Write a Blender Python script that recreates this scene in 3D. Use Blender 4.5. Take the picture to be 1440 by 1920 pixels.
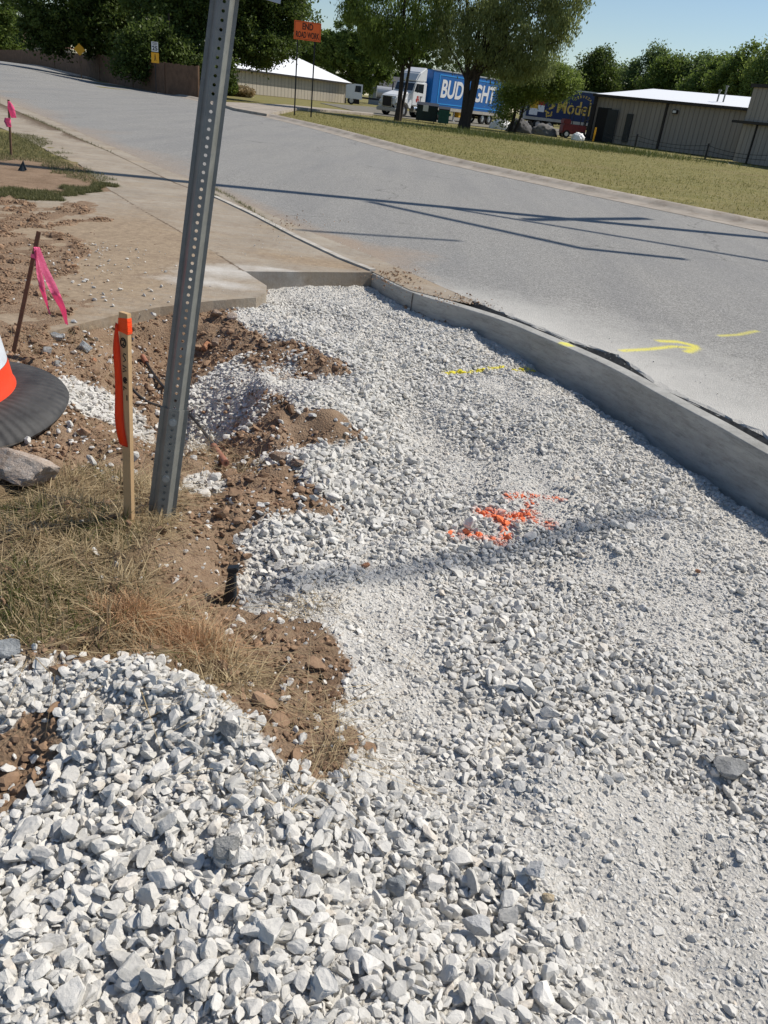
import bpy, bmesh, math, random
import numpy as np
from mathutils import Vector, Matrix

for o in list(bpy.data.objects): bpy.data.objects.remove(o)
SC = bpy.context.scene; COL = SC.collection
rng = np.random.default_rng(7); random.seed(7)

# ------------------------------------------------------------------ camera
FP = 1442.0; H = 1.40; HS = 0.118; HY0 = 96.0
_n = np.array([-HS, 1.0]) / math.hypot(HS, 1)
_d = (960 - (HY0 + HS*720)) / math.hypot(HS, 1)
PITCH = math.atan(_d/FP)
DOWN = np.array([_n[0]*math.cos(PITCH), _n[1]*math.cos(PITCH), math.sin(PITCH)])
FWD = np.array([0, 0, 1.0]) - DOWN*DOWN[2]; FWD /= np.linalg.norm(FWD)
RGT = np.cross(DOWN, FWD)
if RGT[0] < 0: RGT = -RGT
def c2w(e): return Vector((RGT.dot(e), FWD.dot(e), -DOWN.dot(e)))
cam = bpy.data.cameras.new('camera'); camo = bpy.data.objects.new('camera', cam); COL.objects.link(camo)
X = c2w(np.array([1., 0, 0])); Y = c2w(np.array([0, -1., 0])); Z = c2w(np.array([0, 0, -1.]))
M = Matrix(((X[0], Y[0], Z[0], 0), (X[1], Y[1], Z[1], 0), (X[2], Y[2], Z[2], H), (0, 0, 0, 1)))
camo.matrix_world = M
cam.sensor_fit = 'VERTICAL'; cam.sensor_height = 24; cam.lens = 24*FP/1920
cam.clip_start = 0.05; cam.clip_end = 3000
SC.camera = camo

# ------------------------------------------------------------------ world, sun, exposure
SUN_AZ = math.radians(64)      # clockwise from the view direction (+Y)
SUN_EL = math.radians(48)
w = bpy.data.worlds.new('World'); SC.world = w; w.use_nodes = True
nt = w.node_tree; bg = nt.nodes['Background']
sky = nt.nodes.new('ShaderNodeTexSky'); sky.sky_type = 'NISHITA'; sky.sun_disc = False
sky.sun_elevation = SUN_EL; sky.sun_rotation = SUN_AZ
sky.air_density = 1.0; sky.dust_density = 0.15; sky.ozone_density = 3.2
nt.links.new(sky.outputs[0], bg.inputs[0]); bg.inputs[1].default_value = 0.098
sl = bpy.data.lights.new('sun', 'SUN'); sl.energy = 5.0; sl.angle = math.radians(0.53); sl.color = (1, .935, .84)
so = bpy.data.objects.new('sun', sl); COL.objects.link(so)
SUNV = Vector((math.sin(SUN_AZ)*math.cos(SUN_EL), math.cos(SUN_AZ)*math.cos(SUN_EL), math.sin(SUN_EL)))
so.rotation_euler = SUNV.to_track_quat('Z', 'Y').to_euler(); so.location = (20, 10, 30)
SC.view_settings.view_transform = 'Standard'; SC.view_settings.look = 'None'
SC.view_settings.exposure = 0.0; SC.view_settings.gamma = 1

# ------------------------------------------------------------------ pixel of the photo -> place in the world
def ray(u, v):
    r = np.array([u-720., v-960., FP]); return np.array([r.dot(RGT), r.dot(FWD), -r.dot(DOWN)])
def at(u, v, z=0.0):
    r = ray(u, v); t = (z-H)/r[2]; return np.array([r[0]*t, r[1]*t, z])
def pd(u, D):                   # ground point seen in column u at distance D
    v = HY0+HS*u + H*1858/D; r = ray(u, v); k = D/math.hypot(r[0], r[1])
    return np.array([r[0]*k, r[1]*k])

# ------------------------------------------------------------------ noise
def _hash(ix, iy, seed):
    n = (ix*374761393 + iy*668265263 + seed*1442695041) & 0xffffffff
    n = ((n ^ (n >> 13))*1274126177) & 0xffffffff
    return ((n ^ (n >> 16)) & 0xffff)/65535.0
def vnoise(x, y, seed=0):
    xi = np.floor(x).astype(np.int64); yi = np.floor(y).astype(np.int64)
    fx = x-xi; fy = y-yi; fx = fx*fx*(3-2*fx); fy = fy*fy*(3-2*fy)
    a = _hash(xi, yi, seed); b = _hash(xi+1, yi, seed); c = _hash(xi, yi+1, seed); d = _hash(xi+1, yi+1, seed)
    return (a*(1-fx)+b*fx)*(1-fy) + (c*(1-fx)+d*fx)*fy
def fbm(x, y, f, o=4, seed=0):
    s = 0; a = 1; t = 0
    for k in range(o):
        s = s + a*vnoise(x*f+13.7*k, y*f-7.1*k, seed+k); t += a; a *= .5; f *= 2.03
    return s/t
def sstep(a, b, x):
    t = np.clip((x-a)/(b-a), 0, 1); return t*t*(3-2*t)
def inpoly(poly, x, y):
    r = np.zeros(np.shape(x), bool); n = len(poly)
    for i in range(n):
        x1, y1 = poly[i][:2]; x2, y2 = poly[(i+1) % n][:2]
        if y1 == y2: continue
        c = ((y1 > y) != (y2 > y)) & (x < (x2-x1)*(y-y1)/(y2-y1)+x1); r ^= c
    return r
def segdist(pts, x, y, closed=True):
    d = np.full(np.shape(x), 1e9); n = len(pts)
    for i in range(n if closed else n-1):
        a = pts[i][:2]; b = pts[(i+1) % n][:2]; dx = b[0]-a[0]; dy = b[1]-a[1]; L = dx*dx+dy*dy+1e-12
        t = np.clip(((x-a[0])*dx+(y-a[1])*dy)/L, 0, 1)
        d = np.minimum(d, np.hypot(x-a[0]-t*dx, y-a[1]-t*dy))
    return d
def sdist(poly, x, y):          # + inside
    return segdist(poly, x, y)*np.where(inpoly(poly, x, y), 1, -1)

# ------------------------------------------------------------------ lie of the land
CP = [(700,540,-.12),(839,599,-.165),(942,640,-.18),(1039,702,-.235),(1147,785,-.315),(1230,834,-.29),(1321,884,-.31),(1430,965,-.32),
 (560,600,-.12),(600,545,-.11),(700,620,-.13),(760,720,-.15),(870,640,-.15),(900,760,-.16),(860,850,-.20),(1000,830,-.17),(1060,760,-.19),(1100,920,-.17),(1150,880,-.20),(1230,980,-.19),
 (900,1000,-.19),(760,960,-.17),(700,1040,-.15),(700,780,-.12),(640,880,-.10),(560,705,-.08),(610,790,.0),(540,765,.02),(470,770,-.08),(600,830,-.06),
 (560,670,-.04),(640,690,-.04),(470,640,-.10),(440,720,-.12),(400,650,-.18),(400,615,-.10),(430,830,-.30),(395,860,-.33),(350,790,-.33),(300,720,-.27),(250,660,-.20),(310,650,-.2),(300,604,-.065),(220,612,-.05),(400,588,-.07),(450,582,-.075),(160,625,-.03),(490,575,-.08),
 (500,870,-.08),(500,930,-.04),(560,930,-.06),(420,930,-.10),
 (180,700,-.14),(150,650,-.06),(120,760,-.08),(180,800,-.08),(60,700,-.03),(60,640,.0),(100,850,.0),(230,850,-.05),(300,875,-.08),
 (300,975,.0),(242,985,.0),(100,950,.02),(0,920,.02),(0,1050,.02),(150,1100,.01),(300,1060,.0),(340,1130,-.02),(400,1010,-.05),(428,1060,-.12),(428,1135,-.15),(480,1100,-.12),(460,1020,-.07),
 (500,1190,-.07),(380,1230,-.03),(200,1200,.01),(60,1215,.01),(500,1300,-.04),(600,1300,-.07),(620,1400,-.06),
 (0,1275,.03),(200,1290,.03),(360,1330,.02),(440,1380,.0),(600,1500,-.02),(300,1500,-.01),(40,1440,-.05),(120,1600,-.01),
 (0,1919,.0),(360,1750,-.01),(720,1919,.0),(1439,1919,-.03),(1100,1700,-.06),(760,1640,-.05),(1050,1430,-.06),(960,1400,-.12),(1250,1450,-.13),(1400,1600,-.09),(1439,1300,-.19),(1250,1250,-.16),(850,1250,-.12),(700,1250,-.10),
 (720,1120,-.14),(1000,1100,-.18),(1300,1120,-.21),(1150,1180,-.2)]
cpx = np.array([at(u, v, z) for u, v, z in CP])
EXTRA = np.array([(2.6,1.6,-.25),(1.6,.4,-.08),(-1.2,.4,.0),(-1.6,1.4,.02),(-2.2,2.4,.02),(-3,3.4,.05),(-3.0,4.4,.08),(-3.4,5.2,.12),(-3.6,6.2,.08),(-5,5,.15),(-5,7,.08),(-4.4,8.4,.02),(-3.2,7.4,.03),(-2.6,8.4,-.1),(-1.8,6.0,-.16),(-1.2,5.9,-.15),(-2.2,6.6,-.1),(0,8.4,-.12),(-1.2,6.6,-.12),(2.8,3.2,-.3),(0,-1,0),(0,.2,.0)])
cpx = np.vstack([cpx, EXTRA])
def tps(r): return r*r*np.log(r+1e-9)
_n0 = len(cpx); _K = tps(np.hypot(cpx[:,0][:,None]-cpx[:,0], cpx[:,1][:,None]-cpx[:,1])) + np.eye(_n0)*0.003
_P = np.c_[np.ones(_n0), cpx[:,:2]]
_A = np.block([[_K, _P], [_P.T, np.zeros((3,3))]])
_S = np.linalg.solve(_A, np.r_[cpx[:,2], np.zeros(3)])
def near_z(x, y):
    r = np.zeros(np.shape(x)) + _S[_n0] + _S[_n0+1]*x + _S[_n0+2]*y
    for i in range(_n0): r = r + _S[i]*tps(np.hypot(x-cpx[i,0], y-cpx[i,1]))
    return np.clip(r, -.46, .18)
def far_z(x, y):
    D = np.hypot(x, y); q = -x/np.maximum(y, .1)
    return .5*sstep(38, 62, D)*sstep(.36, .50, q)*(1-sstep(100, 130, D))

def P(u, v, z=0): return tuple(at(u, v, z)[:2])
# road edges (world)
NEAR_EDGE = [P(0,182), P(73,215), P(175,259), P(320,323), P(400,354), P(568,430), P(700,482), P(800,526), P(860,553), P(887,563), P(950,589), P(985,604), P(1020,617), P(1077,642), P(1100,648), P(1156,666), P(1190,690), P(1240,727), P(1310,757), P(1380,790), P(1440,822), (2.35,3.3), (2.9,1.6), (3.2,0.), (3.3,-4), (3.4,-14)]
d0 = np.array(P(0,182))-np.array(P(175,259)); d0 /= np.linalg.norm(d0)
NEAR_EDGE = [tuple(np.array(P(0,182))+d0*s) for s in (120, 60, 20)] + NEAR_EDGE
FAR_EDGE = [P(1440,432), P(1230,392), P(1000,342), P(800,299), P(600,243), P(430,203)]
_f = np.array(P(600,243))-np.array(P(1230,392)); _f /= np.linalg.norm(_f)
p0 = np.array(P(430,203)); p9 = np.array(P(1440,432))
FAR_EDGE = [tuple(p9-_f*s) for s in (30, 8)] + FAR_EDGE + [tuple(p0+_f*s) for s in (12,)] + [tuple(p0+_f*12+np.array((-.58,.81))*s) for s in (25, 60, 110)]
ROAD = NEAR_EDGE[::-1] + FAR_EDGE[::-1]
ROAD = [p for p in NEAR_EDGE] + [p for p in FAR_EDGE]
KERB_TOP = [(697,512),(769,549),(820,563),(860,574),(905,588),(950,602),(1000,624),(1047,644),(1100,667),(1160,694),(1200,718),(1244,744),(1290,767),(1327,786),(1385,820),(1440,852)]
KF = [np.array(at(u, v, .0)[:2]) for u, v in KERB_TOP]
_k = KF[-1]-KF[-4]; _k /= np.linalg.norm(_k)
KF += [KF[-1]+_k*1.0+np.array((.03,0)), KF[-1]+_k*2.2+np.array((.12,0)), KF[-1]+_k*4+np.array((.3,0))]
# the paved pieces on the near side
KL = [P(395,368), P(470,404), P(560,452), P(640,490), P(697,512)]
APRON = [P(697,513), P(640,513), P(560,513), P(458,512), P(327,431), P(210,361), P(190,345), P(150,310), P(100,290), P(50,262), P(0,240)]
_w = d0
APRON += [tuple(np.array(P(0,240))+_w*s) for s in (6, 25)] + [tuple(np.array(P(0,195))+_w*s) for s in (25, 6)] + [P(0,195), P(44,215), P(117,247), P(210,288), P(330,345)] + KL[:-1]
WALK = [P(458,512), P(500,540), P(498,553), P(480,562), P(400,568), P(300,580), P(220,595), P(150,612), P(80,630), P(-60,640), P(-120,520), P(-80,400), P(40,375), P(210,361), P(327,431)]

def ground_z(x, y):
    zn = near_z(x, y); m = sstep(0, 1, 1)
    # blend to the flat land around
    wgt = sstep(-5.6, -4.6, x)*(1-sstep(2.9, 3.4, x))*(1-sstep(8.2, 9.2, y))*sstep(-1.5, -.5, y)
    z = zn*wgt + (1-wgt)*(-.03) + far_z(x, y)
    return z
def at_g(u, v):                 # where the line of sight meets the land
    z = 0.0
    for _ in range(25):
        p = at(u, v, z); z = .5*z+.5*float(ground_z(np.array([p[0]]), np.array([p[1]]))[0])
    return np.array([p[0], p[1], z])
def G(u, v): p = at_g(u, v); return (p[0], p[1])

GRAVEL = [G(*q) for q in [(0,1228),(110,1235),(200,1245),(300,1262),(380,1295),(430,1335),(480,1370),(520,1425),(600,1465),(650,1450),(680,1390),(640,1330),(660,1270),(640,1210),(590,1165),(540,1145),(470,1140),(455,1085),(475,1040),(450,1000),(520,968),(650,960),(590,930),(560,885),(480,870),(470,850),(560,838),(700,828),(650,780),(560,765),(490,745),(450,715),(540,705),(660,705),(650,690),(580,655),(500,630),(440,600),(440,572),(500,550),(500,525),(697,520)]]
GRAVEL += [tuple(p) for p in KF] + [(2.8,-1), (-1.2,-1), (-1.4,1.0)]
BERM = [G(*q) for q in [(0,880),(100,870),(200,880),(340,900),(350,960),(330,1030),(300,1050),(330,1120),(420,1200),(560,1280),(460,1330),(300,1262),(110,1235),(0,1228)]] + [(-2.2,1.4), (-2.6,2.6)]
def blob(x, y, u, v, rx, ry, ang=0):
    c = G(u, v); a = math.radians(ang); dx = x-c[0]; dy = y-c[1]
    X_ = dx*math.cos(a)+dy*math.sin(a); Y_ = -dx*math.sin(a)+dy*math.cos(a)
    return np.exp(-((X_/rx)**2+(Y_/ry)**2))
def gravel_mask(x, y):          # 0..1 how thickly gravel covers the land
    s = sdist(GRAVEL, x, y)+.10*(fbm(x, y, 6, 3, 5)-.5)
    m = sstep(-.05, .06, s)
    m = np.maximum(m, .95*sstep(.45, .62, blob(x, y, 190, 770, .34, .34)+.25*(fbm(x, y, 9, 3, 9)-.5)))
    m = np.maximum(m, .45*sstep(.3, .6, blob(x, y, 500, 740, .22, .6)+.4*(fbm(x, y, 9, 3, 14)-.5)))
    m = np.maximum(m, .75*sstep(.4, .6, blob(x, y, 400, 745, .26, .55)+.35*(fbm(x, y, 10, 3, 11)-.5)))
    m = np.maximum(m, .85*sstep(.45, .6, blob(x, y, 385, 905, .11, .13)+.3*(fbm(x, y, 12, 3, 12)-.5)))
    m = m*(1-sstep(.42, .55, blob(x, y, 30, 1440, .10, .17)+.25*(fbm(x, y, 12, 3, 13)-.5)))
    m = np.maximum(m, .055*sstep(5.5, 4.5, y)*sstep(-2.4, -1.8, x)*(1-.85*sstep(-.02, .1, sdist(BERM, x, y))))
    return m
def coarse_mask(x, y):          # 0 fine crushed dust .. 1 clean coarse stone
    n = fbm(x, y, 1.7, 3, 21); n2 = fbm(x, y, 6, 2, 22)
    c = .56+1.9*(n-.5)+.9*(n2-.5)
    for (u, v, rx, ry, a, k) in [(300,1400,.45,.25,0,.5),(300,1750,.6,.35,0,.6),(1000,1430,.18,.12,0,.7),(1150,1320,.35,.22,0,.75),(800,1700,.22,.12,0,.5),(1100,780,.25,.5,-25,.3),(720,760,.18,.5,15,.55),(620,900,.25,.25,0,.6),(550,1060,.2,.2,0,.5),(1000,1150,.3,.15,0,.3),(1020,1330,.3,.25,0,.5),(820,1400,.2,.2,0,.3),(1380,1500,.15,.15,0,.5),(1350,1350,.3,.25,0,.6),(850,1830,.32,.2,0,.7),(700,1540,.3,.14,0,.6),(980,1700,.16,.14,0,.5),(420,1500,.4,.2,0,.3),(900,1200,.2,.2,0,.3),
                            (800,800,.16,.9,12,-.7),(700,640,.35,.5,20,-.35),(930,940,.3,.2,0,-.6),(1350,1800,.32,.36,20,-.8),(1250,1600,.24,.3,30,-.55),(780,1350,.16,.4,15,-.6),(1100,1060,.35,.12,20,-.35),(1020,1640,.18,.2,0,-.5),(560,1600,.12,.12,0,-.3)]:
        c = c + k*blob(x, y, u, v, rx, ry, a)
    return np.clip(c, 0, 1)

# ------------------------------------------------------------------ materials
MATS = {}
def newmat(name):
    m = bpy.data.materials.new(name); m.use_nodes = True; MATS[name] = m
    nt = m.node_tree; b = nt.nodes['Principled BSDF']; return m, nt, b
class NB:
    def __init__(s, nt): s.nt = nt
    def n(s, t, **kw):
        o = s.nt.nodes.new(t)
        for k, v in kw.items(): setattr(o, k, v)
        return o
    def link(s, a, b): s.nt.links.new(a, b)
    def val(s, x, sock):
        if isinstance(x, (int, float)): sock.default_value = x
        elif isinstance(x, (tuple, list)): sock.default_value = tuple(x) if len(x) == len(sock.default_value) else tuple(x)+(1,)
        else: s.link(x, sock)
    def noise(s, scale, detail=4, rough=.55, vec=None, dist=0):
        o = s.n('ShaderNodeTexNoise'); o.inputs['Scale'].default_value = scale; o.inputs['Detail'].default_value = detail
        o.inputs['Roughness'].default_value = rough; o.inputs['Distortion'].default_value = dist
        s.link(vec if vec is not None else s.pos(), o.inputs['Vector']); return o.outputs['Fac']
    def voro(s, scale, feat='F1', out='Distance', vec=None):
        o = s.n('ShaderNodeTexVoronoi', feature=feat); o.inputs['Scale'].default_value = scale
        s.link(vec if vec is not None else s.pos(), o.inputs['Vector']); return o.outputs[out]
    def pos(s):
        if not hasattr(s, '_p'): s._p = s.n('ShaderNodeTexCoord').outputs['Object']
        return s._p
    def ramp(s, x, a, b, c0=0., c1=1.):
        o = s.n('ShaderNodeMapRange'); o.inputs[1].default_value = a; o.inputs[2].default_value = b; o.inputs[3].default_value = c0; o.inputs[4].default_value = c1
        s.val(x, o.inputs[0]); return o.outputs[0]
    def math(s, op, a, b=0.):
        o = s.n('ShaderNodeMath', operation=op); s.val(a, o.inputs[0]); s.val(b, o.inputs[1]); return o.outputs[0]
    def mix(s, f, a, b, mode='MIX'):
        o = s.n('ShaderNodeMix', data_type='RGBA', blend_type=mode); s.val(f, o.inputs[0]); s.val(a, o.inputs[6]); s.val(b, o.inputs[7]); return o.outputs[2]
    def attr(s, name, out='Color'):
        o = s.n('ShaderNodeAttribute', attribute_name=name); return o.outputs[out]
    def sep(s, c):
        o = s.n('ShaderNodeSeparateColor'); s.link(c, o.inputs[0]); return o.outputs
    def bump(s, h, st=.5, dist=.01, nrm=None):
        o = s.n('ShaderNodeBump'); o.inputs['Strength'].default_value = st; o.inputs['Distance'].default_value = dist
        s.link(h, o.inputs['Height'])
        if nrm is not None: s.link(nrm, o.inputs['Normal'])
        return o.outputs[0]
def simple(name, col, rough=.6, metal=0., var=.12, vs=8., bump=0., bs=60., spec=.4, dirt=None):
    m, nt, b = newmat(name); q = NB(nt)
    f = q.noise(vs, 5, .6); c0 = tuple(max(0, x*(1-var)) for x in col); c1 = tuple(min(1, x*(1+var)) for x in col)
    c = q.mix(q.ramp(f, .3, .7), c0, c1)
    if dirt: c = q.mix(q.ramp(q.noise(vs*2.7, 6, .7), .5, .72, 0, dirt[1]), c, dirt[0])
    q.link(c, b.inputs['Base Color']); b.inputs['Roughness'].default_value = rough; b.inputs['Metallic'].default_value = metal
    b.inputs['Specular IOR Level'].default_value = spec
    if bump: q.link(q.bump(q.noise(bs, 4, .6), bump, .004), b.inputs['Normal'])
    return m

# ground: dirt, gravel dust, lawn by painted masks
m, nt, b = newmat('ground'); q = NB(nt)
sepc = q.sep(q.attr('mask'))            # R gravel dust, G grass, B lawn(far)
dn = q.noise(3, 6, .65); dn2 = q.noise(28, 6, .7); dn3 = q.noise(140, 5, .7)
dirt = q.mix(q.ramp(dn, .3, .7), (.200,.135,.086), (.345,.245,.165))
dirt = q.mix(q.ramp(dn2, .5, .72, 0, .75), dirt, (.145,.085,.052))
dirt = q.mix(q.ramp(dn3, .55, .75, 0, .5), dirt, (.36,.28,.20))
dust = q.mix(q.ramp(q.noise(90, 6, .75), .35, .65), (.50,.48,.435), (.72,.69,.635))
dust = q.mix(q.ramp(q.noise(5, 4, .6), .55, .75, 0, .35), dust, (.44,.40,.35))
gr = q.mix(q.ramp(q.noise(.9, 6, .65), .35, .65), (.185,.168,.058), (.27,.228,.096))
gr = q.mix(q.ramp(q.noise(7, 6, .7), .4, .7, 0, .7), gr, (.125,.130,.042))
gr = q.mix(q.ramp(q.noise(.18, 3, .5), .5, .7, 0, .5), gr, (.20,.155,.075))
c = q.mix(sepc[2], dirt, gr)
c = q.mix(q.math('MULTIPLY', sepc[1], .55), c, (.12,.09,.045))
c = q.mix(q.ramp(q.math('ADD', sepc[0], q.math('MULTIPLY', q.math('SUBTRACT', q.noise(30,5,.7), .5), .5)), .3, .6), c, dust)
q.link(c, b.inputs['Base Color']); b.inputs['Roughness'].default_value = .95; b.inputs['Specular IOR Level'].default_value = .15
h = q.math('ADD', q.noise(60, 8, .75), q.math('MULTIPLY', q.voro(110), .5))
q.link(q.bump(h, .9, .012), b.inputs['Normal'])

# crushed limestone
def stone_mat(name, lo, hi, warm):
    m, nt, b = newmat(name); q = NB(nt)
    a = q.sep(q.attr('tint')); pos = q.n('ShaderNodeNewGeometry').outputs['Position']
    c = q.mix(a[0], lo, hi)
    c = q.mix(q.ramp(a[1], .93, 1., 0, .8), c, warm)
    c = q.mix(q.ramp(a[1], .0, .09, .7, 0), c, tuple(x*.62 for x in lo))
    nn = q.noise(45, 6, .7, pos)
    c = q.mix(q.ramp(nn, .35, .75, 0, .55), c, tuple(min(1, x*1.22) for x in hi))
    c = q.mix(q.ramp(q.noise(110, 4, .7, pos), .62, .8, 0, .6), c, tuple(x*.72 for x in lo))
    q.link(c, b.inputs['Base Color']); b.inputs['Roughness'].default_value = .9; b.inputs['Specular IOR Level'].default_value = .2
    pa = q.sep(q.attr('paint'))
    nz = q.math('ADD', q.math('MULTIPLY', q.noise(330, 3, .8, pos), .6), q.math('MULTIPLY', q.noise(60, 3, .7, pos), .4))
    po = q.ramp(q.math('ADD', pa[0], q.math('MULTIPLY', q.math('SUBTRACT', nz, .5), 1.9)), .30, .75)
    py = q.ramp(q.math('ADD', pa[1], q.math('MULTIPLY', q.math('SUBTRACT', nz, .5), 1.9)), .30, .75)
    c = q.mix(po, c, (.85,.21,.085)); c = q.mix(py, c, (.80,.70,.06))
    q.link(c, b.inputs['Base Color'])
    q.link(q.bump(q.math('ADD', q.noise(160, 6, .7, pos), q.noise(50, 3, .6, pos)), .55, .004), b.inputs['Normal'])
    return m
M_STONE = stone_mat('limestone', (.395,.384,.352), (.655,.636,.592), (.58,.50,.40))
M_CLOD = stone_mat('dirt_clod', (.150,.093,.057), (.325,.215,.138), (.42,.24,.14))
# asphalt
m, nt, b = newmat('asphalt'); q = NB(nt); a = q.sep(q.attr('mask'))
sp = q.voro(105, out='Color'); spv = q.sep(sp)[0]
c = q.mix(q.ramp(spv, .1, .9), (.158,.153,.142), (.385,.375,.350))
c = q.mix(q.ramp(q.noise(.35, 4, .55), .35, .7, 0, .35), c, (.25,.248,.24))
mp = q.n('ShaderNodeMapping'); mp.inputs['Rotation'].default_value = (0, 0, math.radians(-28)); mp.inputs['Scale'].default_value = (1.2, .12, 1)
q.link(q.pos(), mp.inputs['Vector'])
c = q.mix(q.ramp(q.noise(1.2, 5, .6, mp.outputs[0]), .45, .75, 0, .4), c, (.155,.158,.165))
c = q.mix(q.ramp(q.noise(420, 2, .5), .6, .75, 0, .5), c, (.07,.07,.07))
wn = q.n('ShaderNodeTexNoise'); wn.inputs['Scale'].default_value = 1.3; wn.inputs['Detail'].default_value = 6; q.link(q.pos(), wn.inputs['Vector'])
wa = q.n('ShaderNodeVectorMath', operation='SCALE'); q.link(wn.outputs['Color'], wa.inputs[0]); wa.inputs['Scale'].default_value = 1.1
wb = q.n('ShaderNodeVectorMath', operation='ADD'); q.link(q.pos(), wb.inputs[0]); q.link(wa.outputs[0], wb.inputs[1])
cr = q.voro(.16, 'DISTANCE_TO_EDGE', vec=wb.outputs[0])
c = q.mix(q.math('MULTIPLY', q.ramp(cr, .0, .004, 1, 0), q.ramp(q.noise(.5, 3, .6), .42, .55, 0, .65)), c, (.06,.058,.055))
c = q.mix(q.ramp(q.noise(6, 6, .7), .60, .78, 0, .35), c, (.42,.41,.39))
c = q.mix(q.ramp(q.voro(1.1), .0, .035, .75, 0), c, (.05,.05,.05))
nz = q.math('ADD', a[0], q.math('MULTIPLY', q.math('SUBTRACT', q.math('ADD', q.math('MULTIPLY', q.noise(2.5, 6, .75), .6), q.math('MULTIPLY', q.noise(55, 6, .8), .4)), .5), 1.7))
c = q.mix(q.ramp(nz, .15, 1.15, 0, .88), c, (.52,.505,.465))
nz = q.math('ADD', a[1], q.math('MULTIPLY', q.math('SUBTRACT', q.noise(7, 7, .75), .5), .8))
c = q.mix(q.ramp(nz, .4, .9, 0, .75), c, (.33,.25,.18))
ny = q.math('ADD', a[2], q.math('MULTIPLY', q.math('SUBTRACT', q.noise(120, 5, .85), .5), 2.2))
c = q.mix(q.ramp(ny, .42, 1.05, 0, .85), c, (.78,.70,.07))
q.link(c, b.inputs['Base Color']); b.inputs['Roughness'].default_value = .88; b.inputs['Specular IOR Level'].default_value = .25
q.link(q.bump(q.math('ADD', q.voro(120), q.noise(220, 3, .6)), .55, .006), b.inputs['Normal'])
# weathered concrete with mud on it
m, nt, b = newmat('concrete_muddy'); q = NB(nt); a = q.sep(q.attr('mask'))
c = q.mix(q.ramp(q.noise(1.6, 6, .6), .3, .7), (.27,.235,.19), (.41,.365,.30))
c = q.mix(q.ramp(q.noise(60, 6, .8), .50, .72, 0, .6), c, (.20,.165,.125))
c = q.mix(q.ramp(q.noise(1.7, 7, .8), .58, .66, 0, .35), c, (.17,.13,.095))
mp = q.n('ShaderNodeMapping'); mp.inputs['Scale'].default_value = (.35, 2.2, 1); mp.inputs['Rotation'].default_value = (0, 0, .35); q.link(q.pos(), mp.inputs['Vector'])
streak = q.math('ADD', q.math('MULTIPLY', q.noise(3.5, 8, .75, mp.outputs[0]), .6), q.math('MULTIPLY', q.noise(11, 7, .75), .4))
nz = q.math('ADD', a[0], q.math('MULTIPLY', q.math('SUBTRACT', streak, .5), 2.0))
mud = q.mix(q.ramp(q.noise(20, 6, .7), .35, .7), (.24,.18,.12), (.39,.30,.205))
c = q.mix(q.ramp(nz, .2, .85, 0, .95), c, mud)
c = q.mix(q.ramp(q.noise(2.6, 8, .8), .52, .68, 0, .55), c, (.19,.135,.095))
c = q.mix(q.ramp(q.noise(1.1, 5, .7), .55, .72, 0, .4), c, (.42,.32,.20))
nz = q.math('ADD', a[1], q.math('MULTIPLY', q.math('SUBTRACT', q.noise(5, 7, .7), .5), .8))
c = q.mix(q.ramp(nz, .4, .9, 0, .75), c, (.60,.58,.54))
nz = q.math('ADD', a[2], q.math('MULTIPLY', q.math('SUBTRACT', q.noise(14, 6, .8), .5), .7))
c = q.mix(q.ramp(nz, .45, .62, 0, .95), c, (.12,.085,.055))
q.link(c, b.inputs['Base Color']); b.inputs['Roughness'].default_value = .9; b.inputs['Specular IOR Level'].default_value = .2
q.link(q.bump(q.math('ADD', q.noise(45, 7, .7), q.noise(7, 3, .6)), .5, .008), b.inputs['Normal'])
# new kerb concrete
m, nt, b = newmat('kerb_concrete'); q = NB(nt)
st = q.n('ShaderNodeMapping'); st.inputs['Scale'].default_value = (1, 1, 5); q.link(q.pos(), st.inputs['Vector'])
c = q.mix(q.ramp(q.noise(2.2, 7, .7, st.outputs[0]), .3, .7), (.27,.265,.243), (.47,.463,.432))
c = q.mix(q.ramp(q.noise(9, 8, .78, st.outputs[0]), .48, .70, 0, .7), c, (.18,.178,.162))
c = q.mix(q.ramp(q.noise(70, 5, .75), .55, .75, 0, .5), c, (.50,.495,.465))
pit = q.ramp(q.math('ADD', q.voro(55), q.math('MULTIPLY', q.noise(6, 3, .6), .35)), .16, .24, 1, 0)
c = q.mix(q.math('MULTIPLY', pit, .85), c, (.06,.06,.058))
a = q.sep(q.attr('mask'))
c = q.mix(q.ramp(q.math('ADD', a[0], q.math('MULTIPLY', q.math('SUBTRACT', q.noise(60,4,.7), .5), .7)), .35, .6, 0, .8), c, (.80,.75,.10))
q.link(c, b.inputs['Base Color']); b.inputs['Roughness'].default_value = .85; b.inputs['Specular IOR Level'].default_value = .25
q.link(q.bump(q.math('SUBTRACT', q.noise(40, 8, .75), q.math('MULTIPLY', pit, 1.5)), .75, .006), b.inputs['Normal'])
simple('old_kerb', (.36,.315,.26), .9, var=.25, vs=1.5, bump=.4, bs=30, dirt=((.17,.12,.08), .7))
simple('yard_ground', (.17,.155,.12), .95, var=.3, vs=1.2)
simple('gutter', (.33,.29,.235), .9, var=.2, vs=3, bump=.4, bs=60, dirt=((.24,.17,.12), .6))

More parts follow.
